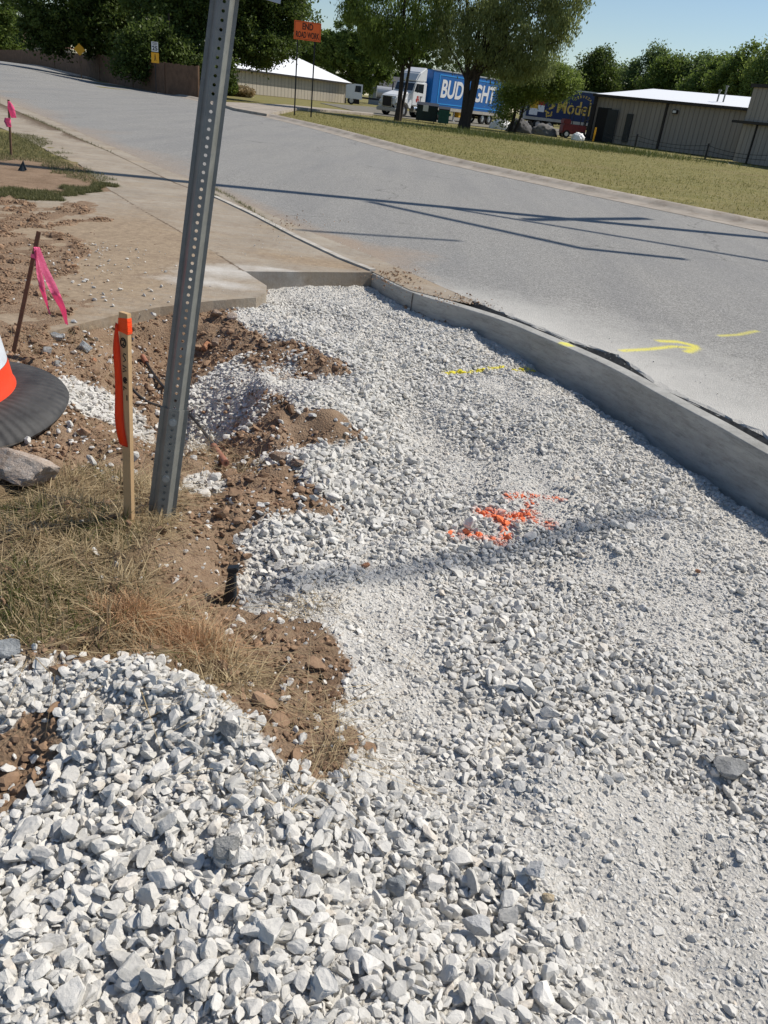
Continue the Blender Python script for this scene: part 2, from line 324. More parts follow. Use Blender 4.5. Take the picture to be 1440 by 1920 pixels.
def leaf_mat(name, lo, hi, trans=.35):
    m, nt, b = newmat(name); q = NB(nt); a = q.sep(q.attr('tint'))
    c = q.mix(a[0], lo, hi)
    q.link(c, b.inputs['Base Color']); b.inputs['Roughness'].default_value = .55; b.inputs['Specular IOR Level'].default_value = .3
    t = q.n('ShaderNodeBsdfTranslucent'); q.link(c, t.inputs[0]); mx = q.n('ShaderNodeMixShader'); mx.inputs[0].default_value = trans
    q.link(b.outputs[0], mx.inputs[1]); q.link(t.outputs[0], mx.inputs[2]); q.link(mx.outputs[0], nt.nodes['Material Output'].inputs[0])
    return m
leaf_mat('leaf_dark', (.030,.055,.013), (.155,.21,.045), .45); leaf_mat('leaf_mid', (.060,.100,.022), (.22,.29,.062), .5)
leaf_mat('leaf_light', (.10,.155,.032), (.30,.37,.09), .5); leaf_mat('leaf_willow', (.10,.135,.046), (.34,.38,.145), .5); leaf_mat('leaf_far', (.075,.12,.046), (.22,.29,.10), .5)
leaf_mat('straw', (.20,.14,.075), (.62,.50,.30), .25); leaf_mat('weed_blade', (.07,.085,.03), (.25,.23,.10), .3); leaf_mat('green_blade', (.05,.075,.02), (.16,.18,.05), .3); leaf_mat('lawn_blade', (.19,.185,.06), (.38,.335,.135), .4)
leaf_mat('painted_straw', (.34,.20,.10), (.70,.45,.26), .2)
simple('bark', (.045,.034,.026), .95, var=.3, vs=6, bump=.8, bs=20)
simple('wood_lath', (.52,.35,.185), .75, var=.13, vs=5, bump=.2, bs=80); simple('wood_dark', (.17,.10,.062), .85, var=.25, vs=12, bump=.3)
simple('fence_wood', (.145,.085,.052), .9, var=.3, vs=2.2, bump=.4, bs=12)
simple('galvanised', (.205,.208,.188), .45, .22, var=.16, vs=14, bump=.06, bs=120, spec=.5, dirt=((.13,.14,.145), .5))
simple('bolt_metal', (.30,.32,.33), .4, .8, var=.1); simple('dark_metal', (.025,.025,.027), .6, .2, var=.2)
simple('orange_plastic', (.86,.062,.018), .42, var=.06, vs=5, spec=.5, dirt=((.55,.10,.05), .3)); simple('sheeting', (.66,.71,.76), .3, var=.1, vs=20, bump=.25, bs=160)
simple('pink_tape', (.86,.19,.36), .45, var=.08); simple('orange_tape', (1.0,.085,.012), .4, var=.05)
simple('black_plastic', (.016,.021,.027), .5, var=.2, vs=30); simple('black_cable', (.02,.02,.022), .5, var=.4, vs=40, dirt=((.12,.08,.05), .6))
simple('copper_pipe', (.33,.145,.09), .7, .1, var=.2, vs=40); simple('ink', (.01,.01,.011), .6)
simple('sign_orange', (1.0,.17,.035), .5, var=.03); simple('sign_yellow', (.85,.42,.02), .5, var=.05); simple('sign_white', (.72,.72,.70), .45, var=.04); simple('sign_back', (.42,.44,.45), .45, .5, var=.1)
simple('pole_wood', (.14,.10,.07), .9, var=.3)
simple('truck_white', (.78,.79,.79), .3, var=.04, vs=2, spec=.5); simple('chrome', (.6,.62,.63), .25, .9, var=.05); simple('tyre', (.018,.018,.018), .85, var=.2)
simple('rim', (.55,.56,.57), .35, .7, var=.05); simple('glass_dark', (.012,.018,.022), .08, var=.1, spec=.9); simple('trailer_blue', (.012,.125,.40), .35, var=.08, vs=1.2)
simple('trailer_blue_light', (.04,.33,.75), .4, var=.05); simple('letter_white', (.80,.80,.79), .5, var=.04); simple('trailer_navy', (.014,.030,.095), .4, var=.12); simple('letter_gold', (.62,.42,.09), .5, var=.08)
simple('aluminium', (.50,.50,.49), .4, .4, var=.12); simple('rail_tan', (.45,.42,.36), .6, var=.15, vs=3, dirt=((.22,.18,.14), .5)); simple('decal_amber', (.72,.40,.03), .5); simple('decal_red', (.42,.03,.015), .5)
simple('bin_green', (.010,.085,.072), .55, var=.15); simple('bin_dark', (.010,.028,.028), .55, var=.2); simple('red_machine', (.20,.022,.022), .5, var=.2)
simple('tarp_grey', (.085,.085,.09), .8, var=.3, vs=5, bump=.6, bs=9); simple('rock_pile_grey', (.17,.165,.16), .9, var=.35, vs=4)
simple('house_wall', (.34,.31,.29), .85, var=.08); simple('house_roof', (.20,.115,.085), .9, var=.2); simple('white_roof', (.86,.87,.88), .5, var=.03)
simple('dark_trim', (.030,.025,.022), .6, var=.1); simple('door_dark', (.035,.04,.042), .5, var=.1); simple('grey_wall', (.28,.30,.32), .8, var=.1)
# ribbed metal siding
def siding(name, col, sc, dark=.6):
    m, nt, b = newmat(name); q = NB(nt); tc = q.n('ShaderNodeTexCoord').outputs['Object']
    sx = q.n('ShaderNodeSeparateXYZ'); q.link(tc, sx.inputs[0])
    f = q.math('FRACT', q.math('MULTIPLY', sx.outputs[0], sc)); g = q.ramp(q.math('ABSOLUTE', q.math('SUBTRACT', f, .5)), .40, .46)
    st = q.n('ShaderNodeMapping'); st.inputs['Scale'].default_value = (3, 3, .15); q.link(tc, st.inputs['Vector'])
    c = q.mix(q.ramp(q.noise(1.3, 5, .6, st.outputs[0]), .3, .75), tuple(x*1.08 for x in col), tuple(x*.82 for x in col))
    c = q.mix(q.math('MULTIPLY', g, .45), c, tuple(x*dark*.6 for x in col))
    q.link(c, b.inputs['Base Color']); b.inputs['Roughness'].default_value = .6
    q.link(q.bump(q.math('SUBTRACT', 1., g), .9, .03), b.inputs['Normal']); return m
siding('siding_tan', (.34,.295,.25), 2.6); siding('siding_beige', (.46,.41,.33), 1.55, .3); siding('siding_pale_tan', (.37,.32,.27), 2.6)  # the pale tan is for the taller building's wall
# rubber with radial grooves
m, nt, b = newmat('tyre_rubber'); q = NB(nt); tc = q.n('ShaderNodeTexCoord').outputs['Object']
sx = q.n('ShaderNodeSeparateXYZ'); q.link(tc, sx.inputs[0])
an = q.math('MULTIPLY', q.math('ARCTAN2', sx.outputs[1], sx.outputs[0]), 70.)
wv = q.math('SINE', an)
c = q.mix(q.ramp(q.noise(9, 5, .7), .35, .7), (.020,.020,.021), (.060,.059,.057))
q.link(c, b.inputs['Base Color']); b.inputs['Roughness'].default_value = .7
q.link(q.bump(q.math('ADD', wv, q.noise(40, 3, .6)), .35, .004), b.inputs['Normal'])
# rocks
def rock_mat(name, a_, b_, c_):
    m, nt, b = newmat(name); q = NB(nt)
    c = q.mix(q.ramp(q.noise(14, 6, .65), .35, .65), a_, b_); c = q.mix(q.ramp(q.noise(38, 7, .75), .52, .7, 0, .85), c, c_)
    q.link(c, b.inputs['Base Color']); b.inputs['Roughness'].default_value = .92; b.inputs['Specular IOR Level'].default_value = .2
    q.link(q.bump(q.math('ADD', q.noise(34, 8, .75), q.noise(120, 5, .7)), .9, .010), b.inputs['Normal'])
rock_mat('rock_tan', (.36,.27,.20), (.55,.47,.40), (.62,.58,.53)); rock_mat('rock_blue', (.20,.215,.225), (.40,.42,.43), (.52,.53,.52)); rock_mat('rock_white', (.52,.52,.51), (.68,.68,.67), (.56,.56,.54))
rock_mat('rock_grey', (.26,.26,.25), (.42,.42,.41), (.19,.19,.185)); rock_mat('rock_rust', (.42,.19,.10), (.50,.27,.16), (.36,.18,.11)); rock_mat('rock_yellow', (.50,.38,.22), (.62,.55,.43), (.42,.27,.13)); rock_mat('rock_brown', (.24,.16,.11), (.36,.27,.20), (.45,.40,.34))

# ------------------------------------------------------------------ mesh helpers
def link(name, me, mat=None, parent=None):
    o = bpy.data.objects.new(name, me); COL.objects.link(o)
    if mat is not None: me.materials.append(MATS[mat] if isinstance(mat, str) else mat)
    if parent is not None: o.parent = parent
    return o
def tag(o, label=None, cat=None, group=None, kind=None):
    if label: o['label'] = label
    if cat: o['category'] = cat
    if group: o['group'] = group
    if kind: o['kind'] = kind
    return o
def empty(name, loc=(0,0,0), rz=0, label=None, cat=None, group=None):
    o = bpy.data.objects.new(name, None); COL.objects.link(o); o.location = loc; o.rotation_euler = (0, 0, rz); o.empty_display_size = .1
    return tag(o, label, cat, group)
def np_mesh(name, V, F, smooth=False):
    V = np.asarray(V, np.float32); F = np.asarray(F, np.int32); k = F.shape[1]
    me = bpy.data.meshes.new(name); me.vertices.add(len(V)); me.vertices.foreach_set('co', V.ravel())
    me.loops.add(F.size); me.loops.foreach_set('vertex_index', F.ravel())
    me.polygons.add(len(F)); me.polygons.foreach_set('loop_start', np.arange(0, F.size, k, dtype=np.int32))
    me.update(calc_edges=True)
    me.polygons.foreach_set('use_smooth', np.full(len(F), smooth)); return me
def colattr(me, name, arr):
    a = me.color_attributes.new(name, 'FLOAT_COLOR', 'POINT'); A = np.ones((len(me.vertices), 4), np.float32); A[:, :arr.shape[1]] = arr
    a.data.foreach_set('color', A.ravel())
class MB:
    def __init__(s): s.bm = bmesh.new()
    def box(s, c, size, rot=None, bev=0):
        r = bmesh.ops.create_cube(s.bm, size=1); vs = r['verts']
        Mx = Matrix.Translation(c) @ (rot.to_4x4() if rot is not None else Matrix()) @ Matrix.Diagonal((*size, 1))
        bmesh.ops.transform(s.bm, matrix=Mx, verts=vs)
        if bev:
            es = list({e for v in vs for e in v.link_edges}); bmesh.ops.bevel(s.bm, geom=es, offset=bev, segments=2, affect='EDGES')
        return s
    def cyl(s, c, r, h, axis='Z', seg=20, r2=None):
        rr = bmesh.ops.create_cone(s.bm, cap_ends=True, segments=seg, radius1=r, radius2=r if r2 is None else r2, depth=h)
        R = {'Z': Matrix(), 'X': Matrix.Rotation(math.pi/2, 4, 'Y'), 'Y': Matrix.Rotation(math.pi/2, 4, 'X')}[axis]
        bmesh.ops.transform(s.bm, matrix=Matrix.Translation(c) @ R, verts=rr['verts']); return s
    def tube(s, pts, rad, seg=8, cap=True):
        pts = [Vector(p) for p in pts]; n = len(pts); rads = rad if isinstance(rad, (list, tuple)) else [rad]*n; rings = []
        up = Vector((0, 0, 1))
        for i, p in enumerate(pts):
            t = (pts[min(i+1, n-1)]-pts[max(i-1, 0)]).normalized()
            a = t.cross(up if abs(t.z) < .95 else Vector((1, 0, 0))).normalized(); b_ = t.cross(a)
            rings.append([s.bm.verts.new(p+(a*math.cos(2*math.pi*k/seg)+b_*math.sin(2*math.pi*k/seg))*rads[i]) for k in range(seg)])
        for i in range(n-1):
            for k in range(seg): s.bm.faces.new((rings[i][k], rings[i][(k+1) % seg], rings[i+1][(k+1) % seg], rings[i+1][k]))
        if cap:
            s.bm.faces.new(rings[0]); s.bm.faces.new(rings[-1][::-1])
        return s
    def prism(s, poly, z0, z1):          # poly: list of xy
        a = [s.bm.verts.new((p[0], p[1], z0)) for p in poly]; b_ = [s.bm.verts.new((p[0], p[1], z1)) for p in poly]; n = len(poly)
        s.bm.faces.new(a[::-1]); s.bm.faces.new(b_)
        for i in range(n): s.bm.faces.new((a[i], a[(i+1) % n], b_[(i+1) % n], b_[i]))
        return s
    def ext(s, prof, axis, a0, a1):     # profile extruded along axis; prof coordinates are the two others in order
        def mk(p, t):
            return {'X': (t, p[0], p[1]), 'Y': (p[0], t, p[1])}[axis]
        a = [s.bm.verts.new(mk(p, a0)) for p in prof]; b_ = [s.bm.verts.new(mk(p, a1)) for p in prof]; n = len(prof)
        s.bm.faces.new(a); s.bm.faces.new(b_[::-1])
        for i in range(n): s.bm.faces.new((a[i], b_[i], b_[(i+1) % n], a[(i+1) % n]))
        return s
    def lathe(s, prof, seg=48, cap=False):
        rings = [[s.bm.verts.new((r*math.cos(2*math.pi*k/seg), r*math.sin(2*math.pi*k/seg), z)) for k in range(seg)] for r, z in prof]
        for i in range(len(rings)-1):
            for k in range(seg): s.bm.faces.new((rings[i][k], rings[i][(k+1) % seg], rings[i+1][(k+1) % seg], rings[i+1][k]))
        if cap: s.bm.faces.new(rings[-1])
        return s
    def build(s, name, mat, parent=None, smooth=False, bevel=0):
        bmesh.ops.recalc_face_normals(s.bm, faces=s.bm.faces)
        me = bpy.data.meshes.new(name); s.bm.to_mesh(me); s.bm.free()
        for p in me.polygons: p.use_smooth = smooth
        if smooth: me.set_sharp_from_angle(angle=math.radians(35))
        return link(name, me, mat, parent)
def text_mesh(s, size, ext=.004, shear=0, bold=0, xs=1, align='CENTER'):
    cu = bpy.data.curves.new('t', 'FONT'); cu.body = s; cu.size = size; cu.extrude = ext; cu.align_x = align; cu.align_y = 'CENTER'; cu.shear = shear; cu.offset = bold
    o = bpy.data.objects.new('t', cu); COL.objects.link(o); dg = bpy.context.evaluated_depsgraph_get(); dg.update()
    me = bpy.data.meshes.new_from_object(o.evaluated_get(dg)); bpy.data.objects.remove(o)
    for v in me.vertices: v.co.x *= xs
    return me
def text(name, s, size, mat, parent, loc, rot, **kw):
    o = link(name, text_mesh(s, size, **kw), mat, parent); o.location = loc; o.rotation_euler = rot; return o

# ------------------------------------------------------------------ ground
def axis_pts(lo, hi, step, far, g=1.16):
    a = list(np.arange(lo, hi+1e-6, step)); s = step; x = lo; L = []
    while x > -far: s *= g; x -= s; L.append(x)
    s = step; x = hi; R = []
    while x < far: s *= g; x += s; R.append(x)
    return np.array(L[::-1]+a+R)
gx = axis_pts(-4.0, 2.9, .022, 1500); gy = axis_pts(.3, 8.3, .022, 1500)
XX, YY = np.meshgrid(gx, gy); xf = XX.ravel(); yf = YY.ravel()
near = (xf < 4) & (xf > -6) & (yf > -2) & (yf < 10)
zf = np.full(xf.shape, -.03) + far_z(xf, yf)
zf[near] = ground_z(xf[near], yf[near])
TLZ = [P(-300,225), P(0,226), P(60,250), P(115,280), P(165,302), P(205,337), P(235,370), P(120,380), P(-300,380)]
zf = np.where(inpoly(TLZ, xf, yf) & (yf > 7.5), .010, zf)
gm = np.zeros(xf.shape); gm[near] = gravel_mask(xf[near], yf[near])
cm = np.zeros(xf.shape); cm[near] = coarse_mask(xf[near], yf[near])
rough = np.zeros(xf.shape)
xn, yn = xf[near], yf[near]
rough[near] = (.048*(fbm(xn, yn, 7, 4, 31)-.5)*2 + .034*(fbm(xn, yn, 18, 4, 35)-.5)*2)*(.35+.65*(1-gm[near])) + .085*(fbm(xn, yn, 2.6, 3, 38)-.5)*gm[near]*sstep(7.5,5,yn)+.03*(fbm(xn, yn, 8, 2, 39)-.5)*gm[near]
for (u, v, rx, ry, a_, h_) in [(500,740,.07,.30,18,.06),(450,860,.10,.12,0,-.07),(330,655,.12,.14,0,-.06),(610,790,.16,.05,-15,.03),(570,670,.16,.10,0,.03),(470,945,.1,.08,0,.02),(975,1395,.14,.10,0,-.055),(1080,1400,.13,.09,0,.050),(1000,1290,.2,.06,10,.02),(1130,1430,.16,.07,0,-.03),(1370,1500,.15,.1,0,-.03),(760,1665,.2,.05,0,-.025),(700,760,.10,.35,12,.045),(790,800,.12,.8,12,-.03),(1010,800,.08,.5,-25,.035),(890,1730,.1,.06,0,-.03),(1180,1030,.25,.06,15,.02),(560,1090,.12,.1,0,.03),(350,1340,.25,.05,-20,.035),(250,1260,.35,.05,-10,.02)]:
    rough[near] += h_*blob(xn, yn, u, v, rx, ry, a_)
# tyre tread pressed into the fines
for (qa, qb, wd) in [((1075,880),(1050,1120),.07),((1390,1640),(1240,1560),.07),((940,830),(900,960),.06)]:
    pa_, pb_ = np.array(G(*qa)), np.array(G(*qb)); dd_ = (pb_-pa_)/np.linalg.norm(pb_-pa_); al = (xn-pa_[0])*dd_[0]+(yn-pa_[1])*dd_[1]; ac = (xn-pa_[0])*-dd_[1]+(yn-pa_[1])*dd_[0]
    rough[near] += .013*np.sin(2*np.pi*(al+.25*np.abs(ac))/.062)*np.exp(-(ac/wd)**2)*sstep(-.05, .08, al)*sstep(np.linalg.norm(pb_-pa_)+.05, np.linalg.norm(pb_-pa_)-.08, al)
onroad = inpoly(ROAD, xf, yf); onslab = inpoly(APRON, xf, yf) | inpoly(WALK, xf, yf)
zf = zf + rough
def W_(q): return [P(*a) for a in q]
def lower(z, poly, dep, pad):
    s = sdist(poly, xf[near], yf[near]); t = sstep(-pad, pad*.2, s); z[near] = z[near]*(1-t)+np.minimum(z[near], dep)*t
lower(zf, APRON, -.06, .03); 
DIRT_ON = W_(( (-100,660),(120,640),(165,606),(170,560),(165,500),(180,450),(190,405),(170,380),(60,384),(-120,376) ))
sd_ = sdist(DIRT_ON, xf[near], yf[near])+1.1*(fbm(xf[near], yf[near], 2.6, 5, 77)-.5)-.05; td = sstep(-.10, .15, sd_)
lower(zf, WALK, -.06, .03)
zf[near] = np.where(inpoly(WALK, xf[near], yf[near]) | (sd_ > .1), zf[near]*(1-td)+np.maximum(zf[near], .004+.034*fbm(xf[near], yf[near], 6, 4, 78))*td, zf[near])
zf[near] = np.where(sdist(ROAD, xf[near], yf[near]) > -.1, np.minimum(zf[near], -.05), zf[near])
zf = np.where(onroad & ~near, np.minimum(zf, -.05+far_z(xf, yf)), zf)
grassm = np.zeros(xf.shape)
grassm[near] = sstep(-.05, .08, sdist(BERM, xf[near], yf[near])+.12*(fbm(xf[near], yf[near], 8, 3, 44)-.5))
far_line = sdist(FAR_EDGE+[(-300,400),(300,400),(300,10)], xf, yf)
lawn = ((far_line > 0) | (yf > 60) | (np.abs(xf) > 40)).astype(float)
lawn = np.where((xf < -3.2) & (yf < 60) & (yf > 12.5), 1., lawn)
nx, ny = len(gx), len(gy); idx = np.arange(nx*ny).reshape(ny, nx)
F = np.stack([idx[:-1,:-1], idx[:-1,1:], idx[1:,1:], idx[1:,:-1]], -1).reshape(-1, 4)
me = np_mesh('ground', np.c_[xf, yf, zf], F, True); colattr(me, 'mask', np.c_[gm, grassm, lawn])
tag(link('ground', me, 'ground'), kind='structure')
from bisect import bisect_right
ZG = zf.reshape(ny, nx)
def gz(x, y):                   # the built surface, bilinear
    x = np.atleast_1d(x); y = np.atleast_1d(y)
    i = np.clip(np.searchsorted(gx, x)-1, 0, nx-2); j = np.clip(np.searchsorted(gy, y)-1, 0, ny-2)
    fx = (x-gx[i])/(gx[i+1]-gx[i]); fy = (y-gy[j])/(gy[j+1]-gy[j])
    return (ZG[j,i]*(1-fx)+ZG[j,i+1]*fx)*(1-fy)+(ZG[j+1,i]*(1-fx)+ZG[j+1,i+1]*fx)*fy

def gridpoly(name, poly, z, thick, step, mat, maskf=None, box=None, zf_=None):
    bm = bmesh.new(); vs = [bm.verts.new((p[0], p[1], z)) for p in poly]; bm.faces.new(vs)
    bmesh.ops.recalc_face_normals(bm, faces=bm.faces)
    for f in bm.faces:
        if f.normal.z < 0: f.normal_flip()
    bmesh.ops.triangulate(bm, faces=bm.faces[:])
    if step:
        x0, x1, y0, y1 = box
        for k in np.arange(x0, x1, step): bmesh.ops.bisect_plane(bm, geom=bm.verts[:]+bm.edges[:]+bm.faces[:], plane_co=(k, 0, 0), plane_no=(1, 0, 0))
        for k in np.arange(y0, y1, step): bmesh.ops.bisect_plane(bm, geom=bm.verts[:]+bm.edges[:]+bm.faces[:], plane_co=(0, k, 0), plane_no=(0, 1, 0))
    for f in bm.faces: f.smooth = True
    if thick:
        be = [e for e in bm.edges if e.is_boundary]; r = bmesh.ops.extrude_edge_only(bm, edges=be)
        for g_ in r['geom']:
            if isinstance(g_, bmesh.types.BMVert): g_.co.z -= thick
        for g_ in r['geom']:
            if isinstance(g_, bmesh.types.BMFace): g_.smooth = False
        for e in be: e.smooth = False
    me = bpy.data.meshes.new(name); bm.to_mesh(me); bm.free()
    co = np.empty(len(me.vertices)*3, np.float32); me.vertices.foreach_get('co', co); co = co.reshape(-1, 3)
    if zf_ is not None: co[:,2] += zf_(co[:,0].astype(float), co[:,1].astype(float)); me.vertices.foreach_set('co', co.ravel()); me.update()
    if maskf is not None: colattr(me, 'mask', maskf(co[:,0].astype(float), co[:,1].astype(float)))
    return tag(link(name, me, mat), kind='structure')
def W(q): return [P(*a) for a in q]
def road_mask(x, y):
    dk = segdist([tuple(p) for p in KF], x, y, False)
    dust = .80*np.exp(-(dk/.8)**2)*sstep(7.9, 6.4, y) + .35*np.exp(-(dk/1.9)**2)*sstep(8, 6, y)
    dn = segdist(NEAR_EDGE, x, y, False); dirt = .45*np.exp(-(dn/.30)**2)*sstep(5.8, 7.2, y) + .3*np.exp(-(dn/1.0)**2)*sstep(6.5, 8., y)
    for (u, v, r) in [(770,475,.5),(860,570,.35),(1130,540,.1),(1100,700,.12),(1420,745,.12),(620,450,.3),(1180,730,.1)]:
        c = P(u, v); dirt = dirt+.45*np.exp(-((x-c[0])**2+(y-c[1])**2)/r**2)
    ye = np.zeros(x.shape)
    for L, wd, k in [(W([(1168,658),(1220,655),(1262,650),(1304,653)]), .045, 1.), (W([(1238,640),(1270,641),(1300,648),(1304,653),(1290,660)]), .055, 1.), (W([(1350,630),(1385,628),(1418,621)]), .045, .8)]:
        ye = np.maximum(ye, k*np.exp(-(segdist(L, x, y, False)/wd)**2))
    return np.c_[dust, dirt, ye]
# the road: coarse cuts far, fine cuts close
def build_road():
    bm = bmesh.new(); vs = [bm.verts.new((p[0], p[1], .002)) for p in ROAD]; f = bm.faces.new(vs)
    bmesh.ops.triangulate(bm, faces=[f])
    def cut(co, no): bmesh.ops.bisect_plane(bm, geom=bm.verts[:]+bm.edges[:]+bm.faces[:], plane_co=co, plane_no=no)
    for k in np.arange(-90, 12, 3.0): cut((k, 0, 0), (1, 0, 0))
    for k in np.arange(10, 150, 3.0): cut((0, k, 0), (0, 1, 0))
    cells = lambda: [f for f in bm.faces if (lambda c: c.x < 3.2 and c.x > -4 and c.y < 13 and c.y > 2.5)(f.calc_center_median())]
    for k in np.arange(-4, 3.2, .07):
        g_ = cells(); es = list({e for f in g_ for e in f.edges}); ve = list({v for f in g_ for v in f.verts}); bmesh.ops.bisect_plane(bm, geom=g_+es+ve, plane_co=(k, 0, 0), plane_no=(1, 0, 0))
    for k in np.arange(2.6, 13, .07):
        g_ = cells(); es = list({e for f in g_ for e in f.edges}); ve = list({v for f in g_ for v in f.verts}); bmesh.ops.bisect_plane(bm, geom=g_+es+ve, plane_co=(0, k, 0), plane_no=(0, 1, 0))
    cells = lambda: [f for f in bm.faces if (lambda c: 1.4 < c.x < 3.0 and 5.1 < c.y < 6.8)(f.calc_center_median())]
    for ax_, lo_, hi_ in ((0, 1.4, 3.0), (1, 5.1, 6.8)):
        for k in np.arange(lo_, hi_, .0175):
            g_ = cells(); es = list({e for f in g_ for e in f.edges}); ve = list({v for f in g_ for v in f.verts}); bmesh.ops.bisect_plane(bm, geom=g_+es+ve, plane_co=(k*(1-ax_), k*ax_, 0), plane_no=(1-ax_, ax_, 0))
    bmesh.ops.recalc_face_normals(bm, faces=bm.faces)
    me = bpy.data.meshes.new('road'); bm.to_mesh(me); bm.free()
    co = np.empty(len(me.vertices)*3, np.float32); me.vertices.foreach_get('co', co); co = co.reshape(-1, 3).astype(float)
    z = co[:,2]+far_z(co[:,0], co[:,1]); nearm = (co[:,1] < 7.2) & (co[:,1] > 2) & (co[:,0] > 0)
    de = segdist(NEAR_EDGE, co[:,0], co[:,1], False)
    jag = (de < .004) & nearm
    nx_ = .05*(fbm(co[:,0], co[:,1], 5, 3, 51)-.5)+.03*(fbm(co[:,0], co[:,1], 22, 2, 52)-.5)
    co[:,0] += np.where(jag, nx_, 0); co[:,1] += np.where(jag, nx_, 0)
    z = z - np.where(jag, .012, 0)
    co[:,2] = z; me.vertices.foreach_set('co', co.astype(np.float32).ravel()); me.update()
    colattr(me, 'mask', road_mask(co[:,0], co[:,1])); return tag(link('road', me, 'asphalt'), kind='structure')
build_road()
# broken edge face of the asphalt beside the new kerb
mb = MB(); ed = [p for p in NEAR_EDGE if p[0] > .5 and p[1] > -1]
pp = []
for i in range(len(ed)-1):
    for t in np.linspace(0, 1, 9)[:-1]: pp.append((ed[i][0]*(1-t)+ed[i+1][0]*t, ed[i][1]*(1-t)+ed[i+1][1]*t))
pa = np.array(pp); jn = .012*(fbm(pa[:,0], pa[:,1], 14, 3, 61)-.5)
vs = [(mb.bm.verts.new((p[0]-.004, p[1]-.004, -.004)), mb.bm.verts.new((p[0]-.02+j, p[1]-.02+j, -.05)), mb.bm.verts.new((p[0]+.0+j, p[1], -.12))) for p, j in zip(pp, jn)]
for a_, b_ in zip(vs[:-1], vs[1:]):
    for k in (0, 1): mb.bm.faces.new((a_[k], b_[k], b_[k+1], a_[k+1]))
simple('broken_edge', (.155,.14,.12), .95, var=.4, vs=30, bump=.9, bs=60)
tag(mb.build('asphalt_edge', 'broken_edge'), kind='structure')

def apron_mask(x, y):
    dirt = np.full(x.shape, .34); dirt += .55*sstep(-.9, -3.2, x+.0*y)*sstep(9.5, 6.5, y)
    for (u, v, rx, ry, k) in [(570,490,.5,.25,.55),(380,520,.3,.4,-.25),(640,500,.3,.2,.3),(300,400,.6,.9,.15)]:
        c = P(u, v); dirt += k*np.exp(-((x-c[0])/rx)**2-((y-c[1])/ry)**2)
    white = np.zeros(x.shape)
    for (u, v, rx, ry, k) in [(420,512,.55,.28,.85),(520,508,.4,.12,.6),(330,530,.5,.25,.45),(430,540,.4,.15,.5),(90,225,1.5,1.5,.4)]:
        c = P(u, v); white += k*np.exp(-((x-c[0])/rx)**2-((y-c[1])/ry)**2)
    crack = np.zeros(x.shape)
    for L, wd in [(W([(210,361),(260,393),(327,431),(395,470),(440,502),(456,512)]), .030), (W([(0,195),(44,215),(117,247),(210,288),(330,345),(395,370)]), .05), (W([(160,300),(260,318),(395,372)]), .008)]:
        crack = np.maximum(crack, .70*np.exp(-(segdist(L, x, y, False)/wd)**2))
    return np.c_[dirt, white, crack]
def apz(x, y): return .010*(fbm(x, y, 1.5, 3, 71)-.5)
gridpoly('driveway', APRON, .012, .16, .07, 'concrete_muddy', apron_mask, (-8, 0, 6, 16), apz)
def walk_mask(x, y):
    m_ = apron_mask(x, y); c = P(150, 480)
    m_[:,0] += .75*np.exp(-((x-c[0])/1.0)**2-((y-c[1])/1.6)**2); return m_
gridpoly('sidewalk', WALK, .016, .17, .06, 'concrete_muddy', walk_mask, (-4, 0, 4, 10), apz)
# gutter band between driveway and asphalt
GUT = W([(0,182),(73,215),(175,259),(320,323),(400,354),(568,430),(700,482),(800,526),(860,553),(887,563),(882,572),(820,558),(769,545),(697,510),(640,487),(560,449),(470,402),(395,367),(330,344),(210,287),(117,246),(44,214),(0,194)])
gridpoly('gutter', GUT, .006, 0, .12, 'concrete_muddy', lambda x, y: np.c_[np.full(x.shape, .30)+.35*np.exp(-((x+.1)/.5)**2-((y-7)/.5)**2), np.zeros(x.shape), .5*np.exp(-(segdist(NEAR_EDGE[3:12], x, y, False)/.03)**2)], (-6, 1.2, 5, 14))
# thin pale lip along the driveway where it meets the gutter
simple('pale_lip', (.46,.43,.38), .9, var=.25, vs=6, bump=.3, dirt=((.25,.19,.13), .6))
LIP = W([(388,364),(470,402),(560,449),(640,487),(699,510)]); lo_ = offset_line_(LIP, .0) if False else None
Lp0 = np.array(LIP); tt_ = np.gradient(Lp0, axis=0); tt_ /= np.linalg.norm(tt_, axis=1)[:,None]; nn_ = np.c_[tt_[:,1], -tt_[:,0]]
mb = MB(); mb.prism([tuple(q) for q in (Lp0-nn_*.03)]+[tuple(q) for q in (Lp0+nn_*.035)[::-1]], -.02, .026)
tag(mb.build('driveway_lip', 'pale_lip'), kind='structure')

